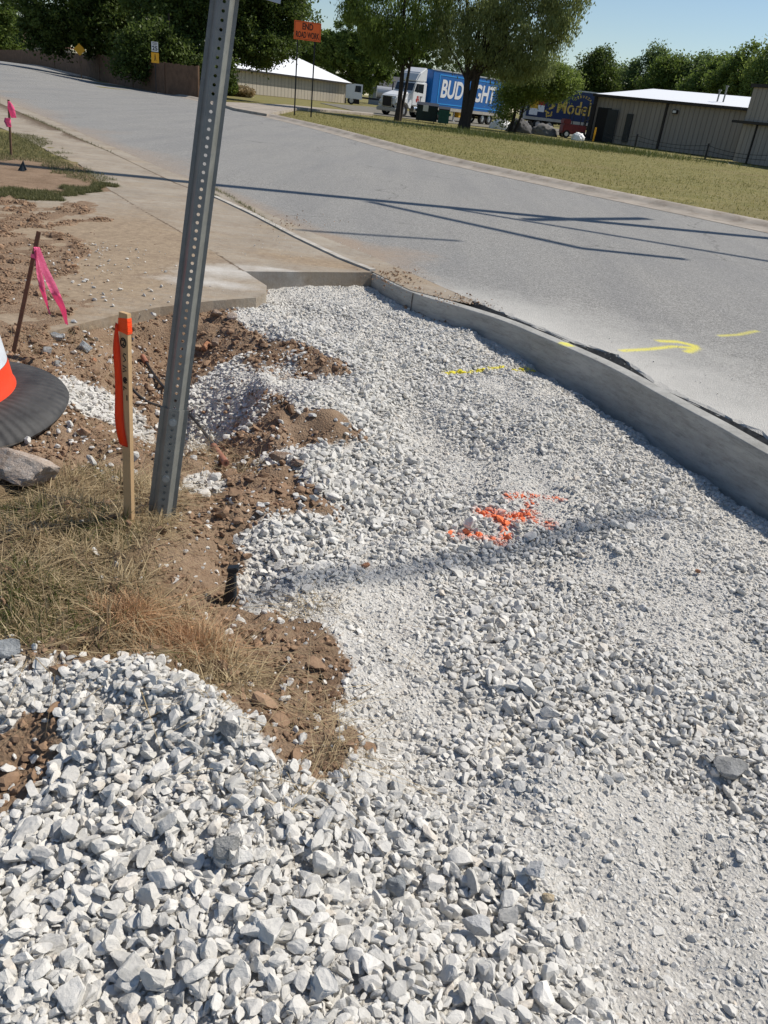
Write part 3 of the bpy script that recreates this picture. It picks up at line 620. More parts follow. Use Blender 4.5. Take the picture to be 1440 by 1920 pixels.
# new kerb
def kerb_mesh():
    pts = []; K = [np.array(p) for p in KF]
    for i in range(len(K)-1):
        n_ = max(2, int(np.linalg.norm(K[i+1]-K[i])/.05))
        for t in np.linspace(0, 1, n_)[:-1]: pts.append(K[i]*(1-t)+K[i+1]*t)
    pts.append(K[-1]); pts = np.array(pts)
    for _ in range(14): pts[1:-1] = .25*pts[:-2]+.5*pts[1:-1]+.25*pts[2:]
    t = np.gradient(pts, axis=0); t /= np.linalg.norm(t, axis=1)[:,None]; nrm = np.c_[-t[:,1], t[:,0]]
    if nrm[5,0] < 0: nrm = -nrm
    prof = [(-.014,-.48),(-.012,-.30),(-.008,-.15),(-.006,-.03),(-.004,-.005),(.001,.0),(.05,.002),(.094,.0),(.102,-.006),(.104,-.48)]
    s_ = np.r_[0, np.cumsum(np.linalg.norm(np.diff(pts, axis=0), axis=1))]; zt = .0*s_
    V = np.array([[(*(pts[i]+nrm[i]*(u+.006*(float(vnoise(np.array([s_[i]*6]), np.array([w_*9.+3]), 8)[0])-.5)+.003*(float(vnoise(np.array([s_[i]*24]), np.array([w_*30.+3]), 9)[0])-.5))), zt[i]+w_) for (u, w_) in prof] for i in range(len(pts))]).reshape(-1, 3); k = len(prof)
    Fq = [(i*k+j, (i+1)*k+j, (i+1)*k+j+1, i*k+j+1) for i in range(len(pts)-1) for j in range(k-1)]
    me = np_mesh('kerb', V, Fq, False)
    c = at(1062, 646, 0); mk = np.exp(-((V[:,0]-c[0])/.06)**2-((V[:,1]-c[1])/.06)**2)*(V[:,2] > -.03)
    colattr(me, 'mask', np.c_[mk, mk, mk])
    return tag(link('kerb', me, 'kerb_concrete'), kind='structure'), pts, nrm
kerb, KP, KN = kerb_mesh()
for (u, v) in [(771,550)]:
    c = at(u, v, 0)[:2]; i = int(np.argmin(np.hypot(KP[:,0]-c[0], KP[:,1]-c[1]))); t_ = KP[min(i+1, len(KP)-1)]-KP[i-1]; mb = MB()
    mb.box((KP[i][0]+KN[i][0]*.046, KP[i][1]+KN[i][1]*.046, -.2365), (.122, .0028, .475), Matrix.Rotation(math.atan2(KN[i][1], KN[i][0]), 3, 'Z')); j_ = mb.build('kerb_joint', 'broken_edge', kerb)
# far kerb and gutter beyond the road
def offset_line(pts, d):
    pts = np.array(pts); t = np.gradient(pts, axis=0); t /= np.linalg.norm(t, axis=1)[:,None]; return pts+np.c_[-t[:,1], t[:,0]]*d
FE = np.array(FAR_EDGE); fe2 = []
for a_, b_ in zip(FE[:-1], FE[1:]):
    n_ = max(2, int(np.linalg.norm(b_-a_)/.5))
    for t in np.linspace(0, 1, n_)[:-1]: fe2.append(a_*(1-t)+b_*t)
fe2 = np.array(fe2)
for _ in range(20): fe2[1:-1] = .25*fe2[:-2]+.5*fe2[1:-1]+.25*fe2[2:]
sg = -1 if offset_line(fe2, 1)[20][1] < fe2[20][1] else 1
prof = [(-.25,.008),(.28,.015),(.36,.05),(.46,.10),(.62,.12),(.66,.115),(.66,-.1)]
V = []
for i in range(len(fe2)):
    for (u, z) in prof: V.append((0, 0, z))
V = np.array(V).reshape(len(fe2), len(prof), 3)
for j, (u, z) in enumerate(prof):
    o_ = offset_line(fe2, sg*u); V[:,j,0] = o_[:,0]; V[:,j,1] = o_[:,1]; V[:,j,2] += far_z(o_[:,0], o_[:,1])
k = len(prof); V = V.reshape(-1, 3)
me = np_mesh('far_kerb', V, [(i*k+j, (i+1)*k+j, (i+1)*k+j+1, i*k+j+1) for i in range(len(fe2)-1) for j in range(k-1)], True)
tag(link('far_kerb', me, 'old_kerb'), kind='structure')
# the side drive opposite
sd = [pd(440,44), pd(500,41), pd(560,60), pd(700,68), pd(700,72), pd(540,66), pd(400,52)]
mb = MB(); mb.prism([tuple(p) for p in sd], -.03, .12); tag(mb.build('far_driveway', 'old_kerb'), kind='structure')
yd = [pd(690,71), pd(950,75), pd(1120,80), pd(1180,120), pd(700,120), pd(600,100)]
mb = MB(); mb.prism([tuple(p) for p in yd], -.02, .01); tag(mb.build('yard', 'yard_ground'), kind='structure')

# ------------------------------------------------------------------ stones
def proto(sub, rs, cuts=10):
    bm = bmesh.new(); bmesh.ops.create_icosphere(bm, subdivisions=sub, radius=1); V = np.array([v.co[:] for v in bm.verts]); Fa = np.array([[v.index for v in f.verts] for f in bm.faces]); bm.free()
    V *= 1.25
    for _ in range(cuts):
        n_ = rs.normal(size=3); n_ /= np.linalg.norm(n_); d = rs.uniform(.45, .92); s = V@n_; V = V-np.outer(np.maximum(s-d, 0), n_)
    V *= np.array([1, rs.uniform(.45, .95), rs.uniform(.30, .75)])
    V += rs.normal(size=V.shape)*.014
    V -= V.mean(0); V /= np.abs(V).max(); return V, Fa
rs = np.random.default_rng(3)
PR = {s: [proto(s, rs, c) for _ in range(n)] for s, n, c in ((3, 26, 11), (2, 26, 9), (1, 20, 5))}
# ground-spread samples
def scatter(n_area, box, spacing, jit, seed):
    r = np.random.default_rng(seed); x0, x1, y0, y1 = box
    a = np.arange(x0, x1, spacing); b_ = np.arange(y0, y1, spacing*.87); A, B = np.meshgrid(a, b_); A = A+(np.arange(len(b_)) % 2)[:,None]*spacing*.5
    x = A.ravel()+r.normal(size=A.size)*spacing*jit; y = B.ravel()+r.normal(size=A.size)*spacing*jit; return x, y, r
PAINT_O = [(W_, wd) for W_, wd in [([G(*q) for q in [(950,942),(985,938),(1045,940)]], .034), ([G(*q) for q in [(900,968),(950,975),(1025,985)]], .045), ([G(*q) for q in [(985,940),(1000,965),(965,975)]], .034), ([G(*q) for q in [(850,1002),(890,1003),(935,1012)]], .034), ([G(*q) for q in [(925,975),(950,990),(940,1012)]], .040)]]
PAINT_Y = [([G(*q) for q in [(835,697),(880,697),(920,692),(960,690),(1005,688)]], .026)]
def paint(x, y):
    o = np.zeros(x.shape); ye = np.zeros(x.shape)
    for L, wd in PAINT_O: o = np.maximum(o, np.exp(-(segdist(L, x, y, False)/wd)**2))
    o = o*(.10+1.35*fbm(x, y, 30, 3, 81)); o = np.maximum(o, .42*blob(x, y, 955, 975, .10, .05)*fbm(x, y, 40, 2, 83)); 
    for L, wd in PAINT_Y: ye = np.maximum(ye, np.exp(-(segdist(L, x, y, False)/wd)**2))
    ye = ye*(.45+.9*fbm(x, y, 12, 3, 82)); return np.c_[np.clip(o, 0, 1), np.clip(ye, 0, 1)]
AV, AF, AT, AP = [], [], [], []
def emit(sub, x, y, z, size, r, tiltmax, store, tint_bias=0.):
    V_, F_, T_, P_ = store; ks = r.integers(0, len(PR[sub]), len(x)); pn = paint(x, y)
    for k in range(len(PR[sub])):
        m = ks == k; n = int(m.sum())
        if not n: continue
        V, Fa = PR[sub][k]; th = r.uniform(0, 2*np.pi, n); ax = r.uniform(0, 2*np.pi, n); ti = np.abs(r.normal(size=n))*tiltmax
        c, s = np.cos(th), np.sin(th); sc = size[m]; flip = np.where(r.random(n) < .5, 1, -1)
        vx = V[None,:,0]*sc[:,None]; vy = V[None,:,1]*sc[:,None]; vz = V[None,:,2]*sc[:,None]*flip[:,None]; vx = vx*flip[:,None]
        X1 = vx*c[:,None]-vy*s[:,None]; Y1 = vx*s[:,None]+vy*c[:,None]; Z1 = vz
        kx, ky = np.cos(ax)[:,None], np.sin(ax)[:,None]; ct, st = np.cos(ti)[:,None], np.sin(ti)[:,None]      # Rodrigues about horizontal axis
        dot = X1*kx+Y1*ky; crx, cry, crz = ky*Z1, -kx*Z1, kx*Y1-ky*X1
        X2 = X1*ct+crx*st+kx*dot*(1-ct); Y2 = Y1*ct+cry*st+ky*dot*(1-ct); Z2 = Z1*ct+crz*st
        off = sum(len(a) for a in V_); nv = len(V)
        V_.append(np.stack([X2+x[m][:,None], Y2+y[m][:,None], Z2+z[m][:,None]], -1).reshape(-1, 3).astype(np.float32))
        F_.append((Fa[None]+(off+np.arange(n)*nv)[:,None,None]).reshape(-1, 3).astype(np.int32))
        t = np.c_[np.clip(r.beta(2.4, 1.8, n)+tint_bias, 0, 1), r.random(n)]; T_.append(np.repeat(t, nv, 0).astype(np.float32)); P_.append(np.repeat(pn[m], nv, 0).astype(np.float32))
BOX = (-2.4, 2.75, .45, 7.9)
def visible(x, y):              # only what the photo could see from here or from a step aside
    a = x/np.maximum(y+.25, .05); return (a > -.95-.0*y) & (a < 1.25)
gstore = ([], [], [], [])
for (sp, s0, s1, sub_near, keep, lift, seed, cmode) in [
    (.015, .0040, .0075, 1, .95, .2, 101, -1),
    (.020, .0065, .0110, 1, .85, .25, 102, 0),
    (.025, .0090, .0145, 2, .78, .30, 103, 0),
    (.031, .0115, .0185, 2, .76, .40, 104, 1),
    (.038, .0140, .0225, 3, .66, .50, 105, 1),
    (.068, .0175, .0320, 3, .42, .55, 106, 2)]:
    x, y, r = scatter(0, BOX, sp, .28, seed)
    if cmode == -1: m0 = y < 5.2
    else: m0 = np.ones(x.shape, bool)
    m0 &= visible(x, y); x, y = x[m0], y[m0]
    g_ = gravel_mask(x, y); c_ = coarse_mask(x, y)
    foot = segdist([tuple(p) for p in KP[::6]], x, y, False)
    u = r.random(len(x))
    if cmode <= 0: pr = keep*(1-.25*c_)
    elif cmode == 1: pr = keep*(.26+.80*c_)
    else: pr = keep*np.clip(1.25*c_-.22, 0, 1)*sstep(4.8, 2.4, y)
    m = (u < pr*g_) & (foot > .03) & ~inpoly(APRON, x, y) & ~inpoly(WALK, x, y) & (sdist(ROAD, x, y) < -.1)
    m &= ~((sdist([tuple(p) for p in KP[::4]]+[(6,-3),(6,12)], x, y) > 0))
    x, y, c_, g_ = x[m], y[m], c_[m], g_[m]; s = (s0+(s1-s0)*r.random(len(x))**1.5)*(.85+.3*c_)
    far = sstep(3, 6.5, y); s = s*(1-.12*far)
    s *= np.where(x > .55, .82, 1.)*np.where((y < 1.9), 1.05, 1.)
    z = gz(x, y)+s*(.05+lift*r.random(len(x)))+c_*s*.5*r.random(len(x))-(1-c_)*s*.20
    nearm = y < 2.6
    if sub_near == 3:
        emit(3, x[nearm], y[nearm], z[nearm], s[nearm], r, .5, gstore); emit(2, x[~nearm], y[~nearm], z[~nearm], s[~nearm], r, .5, gstore)
    elif sub_near == 2:
        nearm = y < 4.2
        emit(2, x[nearm], y[nearm], z[nearm], s[nearm], r, .5, gstore); emit(1, x[~nearm], y[~nearm], z[~nearm], s[~nearm], r, .5, gstore)
    else: emit(1, x, y, z, s, r, .5, gstore)
    print('gravel', sp, len(x))
me = np_mesh('gravel', np.concatenate(gstore[0]), np.concatenate(gstore[1])); colattr(me, 'tint', np.concatenate(gstore[2])); colattr(me, 'paint', np.concatenate(gstore[3]))
tag(link('gravel', me, M_STONE), 'pale grey crushed limestone spread along the new kerb', 'gravel', kind='stuff')
# dirt clods
dstore = ([], [], [], [])
for (sp, s0, s1, sub, keep, seed) in [(.020, .004, .010, 1, .6, 201), (.034, .009, .018, 1, .42, 202), (.050, .012, .024, 2, .30, 204), (.085, .018, .040, 2, .30, 203)]:
    x, y, r = scatter(0, (-4.6, 1.0, 1.0, 9.0), sp, .3, seed)
    m = visible(x, y) | (x < -1); x, y = x[m], y[m]
    g_ = gravel_mask(x, y); slab = inpoly(APRON, x, y) | inpoly(WALK, x, y)
    n = fbm(x, y, 5, 3, 91); be = sstep(-.05, .08, sdist(BERM, x, y))
    pr = keep*1.5*np.clip(1-1.15*g_, 0, 1)*sstep(.25, .5, n)*(1-.75*be)
    m = (r.random(len(x)) < pr) & (~slab | (gz(x, y) > .02)) & ((y < 7.2) | (x < -3)); x, y = x[m], y[m]; s = s0+(s1-s0)*r.random(len(x))**2
    emit(sub, x, y, gz(x, y)+s*.3*r.random(len(x)), s, r, .6, dstore, -.1)
# crumbs of soil along the edge of the road and on the walk
for (u, v, rx, ry, n, s1) in [(745,525,.25,.5,260,.014),(860,565,.3,.22,160,.012),(140,470,.6,.8,240,.012),(120,450,.12,.1,30,.03),(560,420,.5,.8,120,.012),(100,520,.5,.6,120,.014)]:
    c = P(u, v); r = np.random.default_rng(int(u)); x = c[0]+r.normal(size=n)*rx*.5; y = c[1]+r.normal(size=n)*ry*.5; s = .003+(s1-.003)*r.random(n)**2.5
    emit(1, x, y, np.full(n, .012)+s*.3, s, r, .5, dstore)
me = np_mesh('soil_clods', np.concatenate(dstore[0]), np.concatenate(dstore[1])); colattr(me, 'tint', np.concatenate(dstore[2])); colattr(me, 'paint', np.concatenate(dstore[3]))
tag(link('soil_clods', me, M_CLOD), 'crumbly brown soil clods over the dug verge', 'soil', kind='stuff')
# stray white chips on walk and road
sst = ([], [], [], [])
for (u, v, rx, ry, n, s1, zz) in [(170,500,.7,.9,150,.016,.02),(240,560,.8,.5,70,.022,.02),(950,500,1.2,2.,90,.006,.006),(1200,680,.8,.8,120,.006,.006),(540,470,.6,.8,50,.01,.02),(200,470,.25,.15,40,.016,.02),(850,560,.4,.3,60,.01,.006)]:
    c = P(u, v); r = np.random.default_rng(int(u)+1); x = c[0]+r.normal(size=n)*rx*.5; y = c[1]+r.normal(size=n)*ry*.5; s = .003+(s1-.003)*r.random(n)**2.5
    k = ~inpoly(GRAVEL, x, y); x, y, s = x[k], y[k], s[k]
    emit(1, x, y, np.full(len(x), zz)+s*.3, s, r, .4, sst)
me = np_mesh('loose_chips', np.concatenate(sst[0]), np.concatenate(sst[1])); colattr(me, 'tint', np.concatenate(sst[2])); colattr(me, 'paint', np.concatenate(sst[3]))
tag(link('loose_chips', me, M_STONE), 'stray white stone chips on the muddy walk and road', 'stone chips', kind='stuff')

# ------------------------------------------------------------------ grass
def blades(name, x, y, z, h, wd, lean, mat, r, label, cat, tone=None):
    n = len(x); a = r.uniform(0, 2*np.pi, n); la = r.uniform(0, 2*np.pi, n); L = lean*np.abs(r.normal(size=n)); hx = np.cos(la)*L*h; hy = np.sin(la)*L*h
    up = h/np.sqrt(1+L*L); wx = np.cos(a)*wd; wy = np.sin(a)*wd
    def p(t, s, k): return np.stack([x+hx*t**1.5*k+wx*s, y+hy*t**1.5*k+wy*s, z+up*(t-.25*t*t*np.minimum(L, 2))], -1)
    V = np.stack([p(0., -1, 1), p(0., 1, 1), p(.5, -.8, 1), p(.5, .8, 1), p(1., -.15, 1), p(1., .15, 1)], 1).reshape(-1, 3)
    o = (np.arange(n)*6)[:,None]; Fq = np.concatenate([o+np.array([0,1,3,2]), o+np.array([2,3,5,4])])
    me = np_mesh(name, V, Fq, False); t = r.beta(2, 2, n) if tone is None else np.clip(tone+.25*(r.random(n)-.5), 0, 1)
    colattr(me, 'tint', np.repeat(np.c_[t, t], 6, 0)); return tag(link(name, me, mat), label, cat, kind='stuff')
r = np.random.default_rng(301)
n = 95000; x = r.uniform(-2.3, .2, n); y = r.uniform(1.3, 3.6, n); s = sdist(BERM, x, y); dens = sstep(-.02, .08, s+.1*(fbm(x, y, 8, 3, 44)-.5))*sstep(.35, .62, fbm(x, y, 7, 3, 302)+.12*sstep(.5, 0, s-.1))
bare = np.maximum(np.maximum(blob(x, y, 330, 1110, .09, .09), blob(x, y, 150, 1070, .05, .05)), blob(x, y, 380, 1000, .12, .1)); dens = dens*(1-sstep(.2, .6, bare))
k = r.random(n) < dens; x, y = x[k], y[k]; z = gz(x, y)
blades('dry_grass', x, y, z-.004, r.uniform(.02, .095, len(x)), r.uniform(.0009, .0024, len(x)), 2.4, 'straw', r, 'matted dry straw-coloured grass on the verge round the posts', 'dry grass')
n = 60000; x = r.uniform(-2.3, 0, n); y = r.uniform(1.3, 3.6, n)
d_ = np.maximum.reduce([blob(x, y, 40, 1150, .22, .16), .8*blob(x, y, 190, 1000, .13, .08), .9*blob(x, y, 120, 860, .08, .06), .6*blob(x, y, 60, 960, .3, .1), .5*blob(x, y, 220,900,.1,.06)])*sstep(-.02, .05, sdist(BERM, x, y))
k = r.random(n) < d_*1.1; x, y = x[k], y[k]
blades('green_grass', x, y, gz(x, y)-.004, r.uniform(.03, .085, len(x)), r.uniform(.0009, .0018, len(x)), 1.1, 'green_blade', r, 'short green grass growing through the dry verge', 'grass')
n = 2600; c = G(260, 1160); c2 = G(350, 1210); x = np.r_[r.normal(size=n//2)*.055+c[0], r.normal(size=n//2)*.06+c2[0]]; y = np.r_[r.normal(size=n//2)*.03+c[1], r.normal(size=n//2)*.04+c2[1]]
blades('painted_grass', x, y, gz(x, y), r.uniform(.02, .085, len(x)), r.uniform(.0008, .0016, len(x)), 1.7, 'painted_straw', r, 'dry grass tufts sprayed with faded orange marking paint', 'dry grass')
# sprigs of straw here and there
xs, ys = [], []
for (u, v, sx_, n_) in [(600,1360,.05,120),(620,1420,.04,100),(500,1470,.05,60),(590,1140,.04,80),(400,560+300,.08,150),(440,1350,.05,60),(100,650,.25,500),(40,580,.25,500),(60,750,.1,0),(280,850,.15,400),(380,850,.05,150),(460,880,.06,100),(700,1200,.3,60)]:
    c = G(u, v); xs.append(c[0]+r.normal(size=n_)*sx_); ys.append(c[1]+r.normal(size=n_)*sx_)
x = np.concatenate(xs); y = np.concatenate(ys); k = ~(inpoly(WALK, x, y)); x, y = x[k], y[k]
blades('straw_wisps', x, y, gz(x, y)+.008, r.uniform(.03, .08, len(x)), r.uniform(.0006, .0013, len(x)), 3.5, 'straw', r, 'loose wisps of straw among the stones and soil', 'straw')
# grass over the far walk (left) and in the joints
TL = [W([(0,250),(60,255),(110,295),(180,330),(215,350),(150,345),(110,325),(60,300),(0,305)]), W([(0,358),(70,362),(150,355),(180,345),(210,352),(150,372),(60,376),(0,372)])]
xs, ys = [], []
for poly in TL:
    pp_ = np.array(poly); x = r.uniform(pp_[:,0].min(), pp_[:,0].max(), 60000); y = r.uniform(pp_[:,1].min(), pp_[:,1].max(), 60000); k = sdist(poly, x, y)+.8*(fbm(x, y, 3, 4, 5)-.5)+.05 > 0; xs.append(x[k]); ys.append(y[k])
for L, n_, wd in [(W([(44,215),(117,247)]), 700, .05), (W([(117,247),(210,288)]), 260, .03), (W([(395,352),(430,370),(470,395),(530,437)]), 500, .02), (W([(395,366),(410,372)]), 150, .03)]:
    t = r.random(n_)*(len(L)-1); i = t.astype(int); f_ = t-i; L = np.array(L); q_ = L[i]*(1-f_)[:,None]+L[i+1]*f_[:,None]; xs.append(q_[:,0]+r.normal(size=n_)*wd); ys.append(q_[:,1]+r.normal(size=n_)*wd)
x = np.concatenate(xs)[:60000]; y = np.concatenate(ys)[:60000]
blades('weedy_grass', x, y, np.full(len(x), .01), r.uniform(.015, .055, len(x)), r.uniform(.002, .004, len(x)), 1.4, 'weed_blade', r, 'low green grass creeping over the old walk and its joints', 'grass')
# lawn over the road: clipped blades, thick near the kerb
n = 170000; t = r.random(n)**1.6; i = r.integers(0, len(fe2)-1, n); dd = .68+t*26
keep = (fe2[i,1] < 62); i, dd = i[keep], dd[keep]; tt = np.gradient(fe2, axis=0); tt /= np.linalg.norm(tt, axis=1)[:,None]; nn = np.c_[-tt[:,1], tt[:,0]]*sg
x = fe2[i,0]+nn[i,0]*dd+tt[i,0]*r.uniform(-.3, .3, len(i)); y = fe2[i,1]+nn[i,1]*dd+tt[i,1]*r.uniform(-.3, .3, len(i))
k = ~inpoly([tuple(p) for p in sd], x, y) & (x/y > -.42) & (y < 70); x, y = x[k], y[k]
blades('lawn', x, y, gz(x, y), r.uniform(.03, .085, len(x)), r.uniform(.006, .014, len(x)), .9, 'lawn_blade', r, 'sunburnt lawn between the far kerb and the yard', 'lawn', tone=fbm(x, y, .35, 4, 311))
n = 9000; c = pd(1040, 52); x = c[0]+r.normal(size=n)*4.2; y = c[1]+r.normal(size=n)*2.0
blades('tall_weeds', x, y, gz(x, y), r.uniform(.1, .42, n), r.uniform(.008, .016, n), .7, 'green_blade', r, 'taller unmown weeds in front of the trailers and warehouse', 'weeds')
# ------------------------------------------------------------------ steel sign post
def bez(p0, p1, n): return [p0+(p1-p0)*k/(n-1) for k in range(n)]
pb = at_g(302, 972); rt = ray(421, 0)
cT = 2.30; k_ = cT/ (np.array([rt[0], rt[1], rt[2]]) @ np.array([-c for c in Z])); pt = rt*k_+np.array([0, 0, H])
base = Vector(pb)-Vector((0, 0, .0)); top = Vector(pt); axz = (top-base).normalized()
toc = Vector((0, 0, H))-base; toc.z = 0; fy = (toc-axz*toc.dot(axz)).normalized(); fx = fy.cross(axz).normalized()
if fx.x < 0: fx = -fx
th = math.radians(-5)                      # turned a little to the right of the viewer
fx2 = fx*math.cos(th)+fy*math.sin(th)*-1; fy2 = fx.cross(axz)
fy2 = axz.cross(fx2); fy2 = fy2 if fy2.dot(toc) > 0 else -fy2
PM = Matrix(((fx2.x, -fy2.x, axz.x, base.x), (fx2.y, -fy2.y, axz.y, base.y), (fx2.z, -fy2.z, axz.z, base.z), (0, 0, 0, 1)))
post = empty('sign_post', label='leaning galvanised steel sign post with a row of punched holes', cat='sign post'); post.matrix_world = PM
# hat section (local: x right, y away from the viewer, z along the post)
def hat(sc=1., dy=0.):
    T_ = .0032
    o_ = [(-.047,.030),(-.0335,.030),(-.0325,.028),(-.0190,.0015),(-.0170,0),(.0170,0),(.0190,.0015),(.0325,.028),(.0335,.030),(.047,.030)]
    o_ = [(x*sc, y+dy) for x, y in o_]; i_ = [(x*sc, y+T_+dy) for x, y in o_]
    i_ = [(x*(.93 if abs(x) < .034 else 1), y) for x, y in [(a, b-dy) for a, b in i_]]; i_ = [(x, y) for x, y in i_]
    return o_+i_[::-1]
def post_piece(name, z0, z1, sc, dy, holes, skip=()):
    # front web is built as a strip with real punched holes
    bm = bmesh.new(); prof = hat(sc, dy); n = len(prof); no = n//2
    rings = [[bm.verts.new((p[0], p[1], z)) for p in prof] for z in (z0, z1)]
    for i in range(n):
        j = (i+1) % n
        if i in (4, n-6): continue       # leave the web's front and back open for the punched plate
        bm.faces.new((rings[0][i], rings[0][j], rings[1][j], rings[1][i]))
    for rg in rings:
        for i in range(no-1): 
            try: bm.faces.new((rg[i], rg[i+1], rg[n-2-i], rg[n-1-i]))
            except ValueError: pass
    xw0, xw1 = prof[4][0], prof[5][0]; yb = prof[n-6][1]; yf_ = prof[4][1]; hr = .0052; seg = 14
    hz = list(holes); cuts = [z0]+[(a+b)/2 for a, b in zip(hz[:-1], hz[1:])]+[z1]
    for h_, c0, c1 in zip(hz, cuts[:-1], cuts[1:]):
        for yy, xa, xb in ((yf_, xw0, xw1), (yb, prof[n-5][0] if prof[n-5][0] < 0 else xw0, xw1)):
            out = []
            for k in range(seg):
                a = 2*math.pi*(k+.5)/seg; dx, dz = math.cos(a), math.sin(a); tx = ((xw1 if dx > 0 else -xw0))/abs(dx); tz = ((c1-h_) if dz > 0 else (h_-c0))/abs(dz)
                t_ = min(tx, tz); out.append((dx*t_, h_+dz*t_))
            A = [bm.verts.new((x_, yy, z_)) for x_, z_ in out]; B = [bm.verts.new((hr*math.cos(2*math.pi*(k+.5)/seg), yy, h_+hr*math.sin(2*math.pi*(k+.5)/seg))) for k in range(seg)]
            for k in range(seg):
                j = (k+1) % seg; bm.faces.new((A[k], A[j], B[j], B[k]))
                if abs(A[k].co.x-A[j].co.x) > 1e-6 and abs(A[k].co.z-A[j].co.z) > 1e-6:
                    cx = xw1 if (A[k].co.x+A[j].co.x) > 0 else xw0; cz = c1 if (A[k].co.z+A[j].co.z)/2 > h_ else c0
                    v = bm.verts.new((cx, yy, cz)); bm.faces.new((A[k], v, A[j]))
            if yy == yf_: keep_ = B
            else:
                for k in range(seg): bm.faces.new((keep_[k], keep_[(k+1) % seg], B[(k+1) % seg], B[k]))
    bmesh.ops.recalc_face_normals(bm, faces=bm.faces); me = bpy.data.meshes.new(name); bm.to_mesh(me); bm.free()
    return link(name, me, 'galvanised', post)
Lp = (top-base).length
jz = .395                                   # where the upper length laps behind the stub
post_piece('ground_stub', -.30, jz, 1.01, 0, [jz-.018-.0254*k for k in range(26)][::-1])
post_piece('upper_post', -.10, Lp+.75, .90, .0045, [jz+.007+.0254*k for k in range(int((Lp+.9-jz)/.0254))][0:-4])
for zz in (jz-.0437, jz-.247):
    mb = MB(); mb.cyl((0, -.0035, zz), .0105, .007, 'Y', 6); mb.cyl((0, -.0008, zz), .0135, .0016, 'Y', 20); mb.cyl((0, .012, zz), .0045, .03, 'Y', 10); mb.build('bolt', 'bolt_metal', post)
# sign carried at the top of the post, only its lower edge shows
plate = MB(); plate.box((0.0, -.010, 0), (.305, .002, .457), bev=0); pl = plate.build('sign_plate', 'sign_back', post); pl.location = (0.01, 0, Lp+.258)

# ------------------------------------------------------------------ lath stake beside the post
def stake(name, p0, p1, wx, wy, mat, label, cat, yaw=0, tip=0.):
    p0 = Vector(p0); p1 = Vector(p1); a = (p1-p0).normalized(); L = (p1-p0).length
    xx = Vector((math.cos(yaw), math.sin(yaw), 0)); xx = (xx-a*xx.dot(a)).normalized(); yy = a.cross(xx)
    o = empty(name, label=label, cat=cat); o.matrix_world = Matrix(((xx.x, yy.x, a.x, p0.x), (xx.y, yy.y, a.y, p0.y), (xx.z, yy.z, a.z, p0.z), (0, 0, 0, 1)))
    mb = MB(); mb.box((0, 0, L/2-.1), (wx, wy, L+.2), bev=.0012); mb.build('shaft', mat, o); return o, L
pb = at_g(243, 985); r_ = ray(234, 586); kk = (pb[1]+.01)/r_[1]; pt = r_*kk+np.array([0, 0, H])
STK, SL = stake('survey_stake', pb, pt, .034, .018, 'wood_lath', 'pale wooden survey stake with orange flagging tape and handwriting', 'survey stake', yaw=math.radians(-24))
# tape wound round the head, then hanging down the left edge
mb = MB()
for k in range(4): mb.box((0, 0, SL-.022-.011*k), (.0365+.001*k, .0205+.001*(k % 2), .0125), Matrix.Rotation(.10*(k-1.5), 3, 'Y'), bev=.001)
mb.build('tape_wrap', 'orange_tape', STK, smooth=False)
bm = bmesh.new(); rows = []; N_ = 34
for k in range(N_):
    t = k/(N_-1); z = SL-.036-.40*t; cx = -.019+.018*t**1.6+.004*math.sin(6*t); cy = -.014-.010*math.sin(3.1*t)-.004*math.sin(9*t); wd = (.004+.0085*min(1, t*5))*(1-.15*math.sin(5*t)); tw = .9*math.sin(2.4*t+.3)
    rows.append([bm.verts.new((cx+wd*s*math.cos(tw), cy+wd*s*math.sin(tw)-.004*(1-s*s), z-.004*s)) for s in (-1, -.5, 0, .5, 1)])
for a, b in zip(rows[:-1], rows[1:]):
    for j in range(4): bm.faces.new((a[j], a[j+1], b[j+1], b[j]))
bmesh.ops.solidify(bm, geom=bm.faces[:], thickness=.0006)
me = bpy.data.meshes.new('tape_tail'); bm.to_mesh(me); bm.free()
for p in me.polygons: p.use_smooth = True
link('tape_tail', me, 'orange_tape', STK)
mb = MB(); mb.tube([(-.016,-.010,SL-.04),(-.024,-.014,SL-.036),(-.027,-.013,SL-.045),(-.02,-.012,SL-.06)], .0022, 6); mb.build('tape_knot', 'orange_tape', STK, smooth=True)
# handwriting: a circled 2 and marker letters running down the face
def stroke(name, pts2, z0, wd=.0021):
    mb = MB()
    for pl_ in pts2: mb.tube([(x, -.0094, z0+z) for x, z in pl_], wd, 5)
    return mb.build(name, 'ink', STK)
circ = [(.0105*math.cos(a), .0145*math.sin(a)) for a in np.linspace(0, 6.5, 22)]
two = [(-.005,.005),(-.002,.009),(.003,.008),(.004,.003),(0,-.003),(-.005,-.008),(0,-.007),(.006,-.008)]
stroke('circled_number', [circ, two], SL-.092)
L_ = []      # S W @ T 7 read from the top down, letters turned with the stake
def rotl(pts, dz): return [(x+.004, z+dz) for x, z in pts]
L_.append(rotl([(.006,.012),(-.002,.014),(-.006,.008),(0,.001),(.004,-.006),(-.004,-.012)], 0))
L_.append(rotl([(-.008,.010),(.006,.008),(-.006,.0),(.006,-.004),(-.008,-.010)], -.036))
L_.append(rotl([(.007*math.cos(a), .009*math.sin(a)) for a in np.linspace(0, 5.8, 14)], -.072)); L_.append(rotl([(.003*math.cos(a), .004*math.sin(a)) for a in np.linspace(0, 6.2, 10)], -.072))
L_.append(rotl([(-.006,-.002),(-.006,.010),(.005,.004)], -.104)); L_.append(rotl([(.006,.008),(.006,-.010)], -.128))
stroke('handwriting', L_, SL-.140)

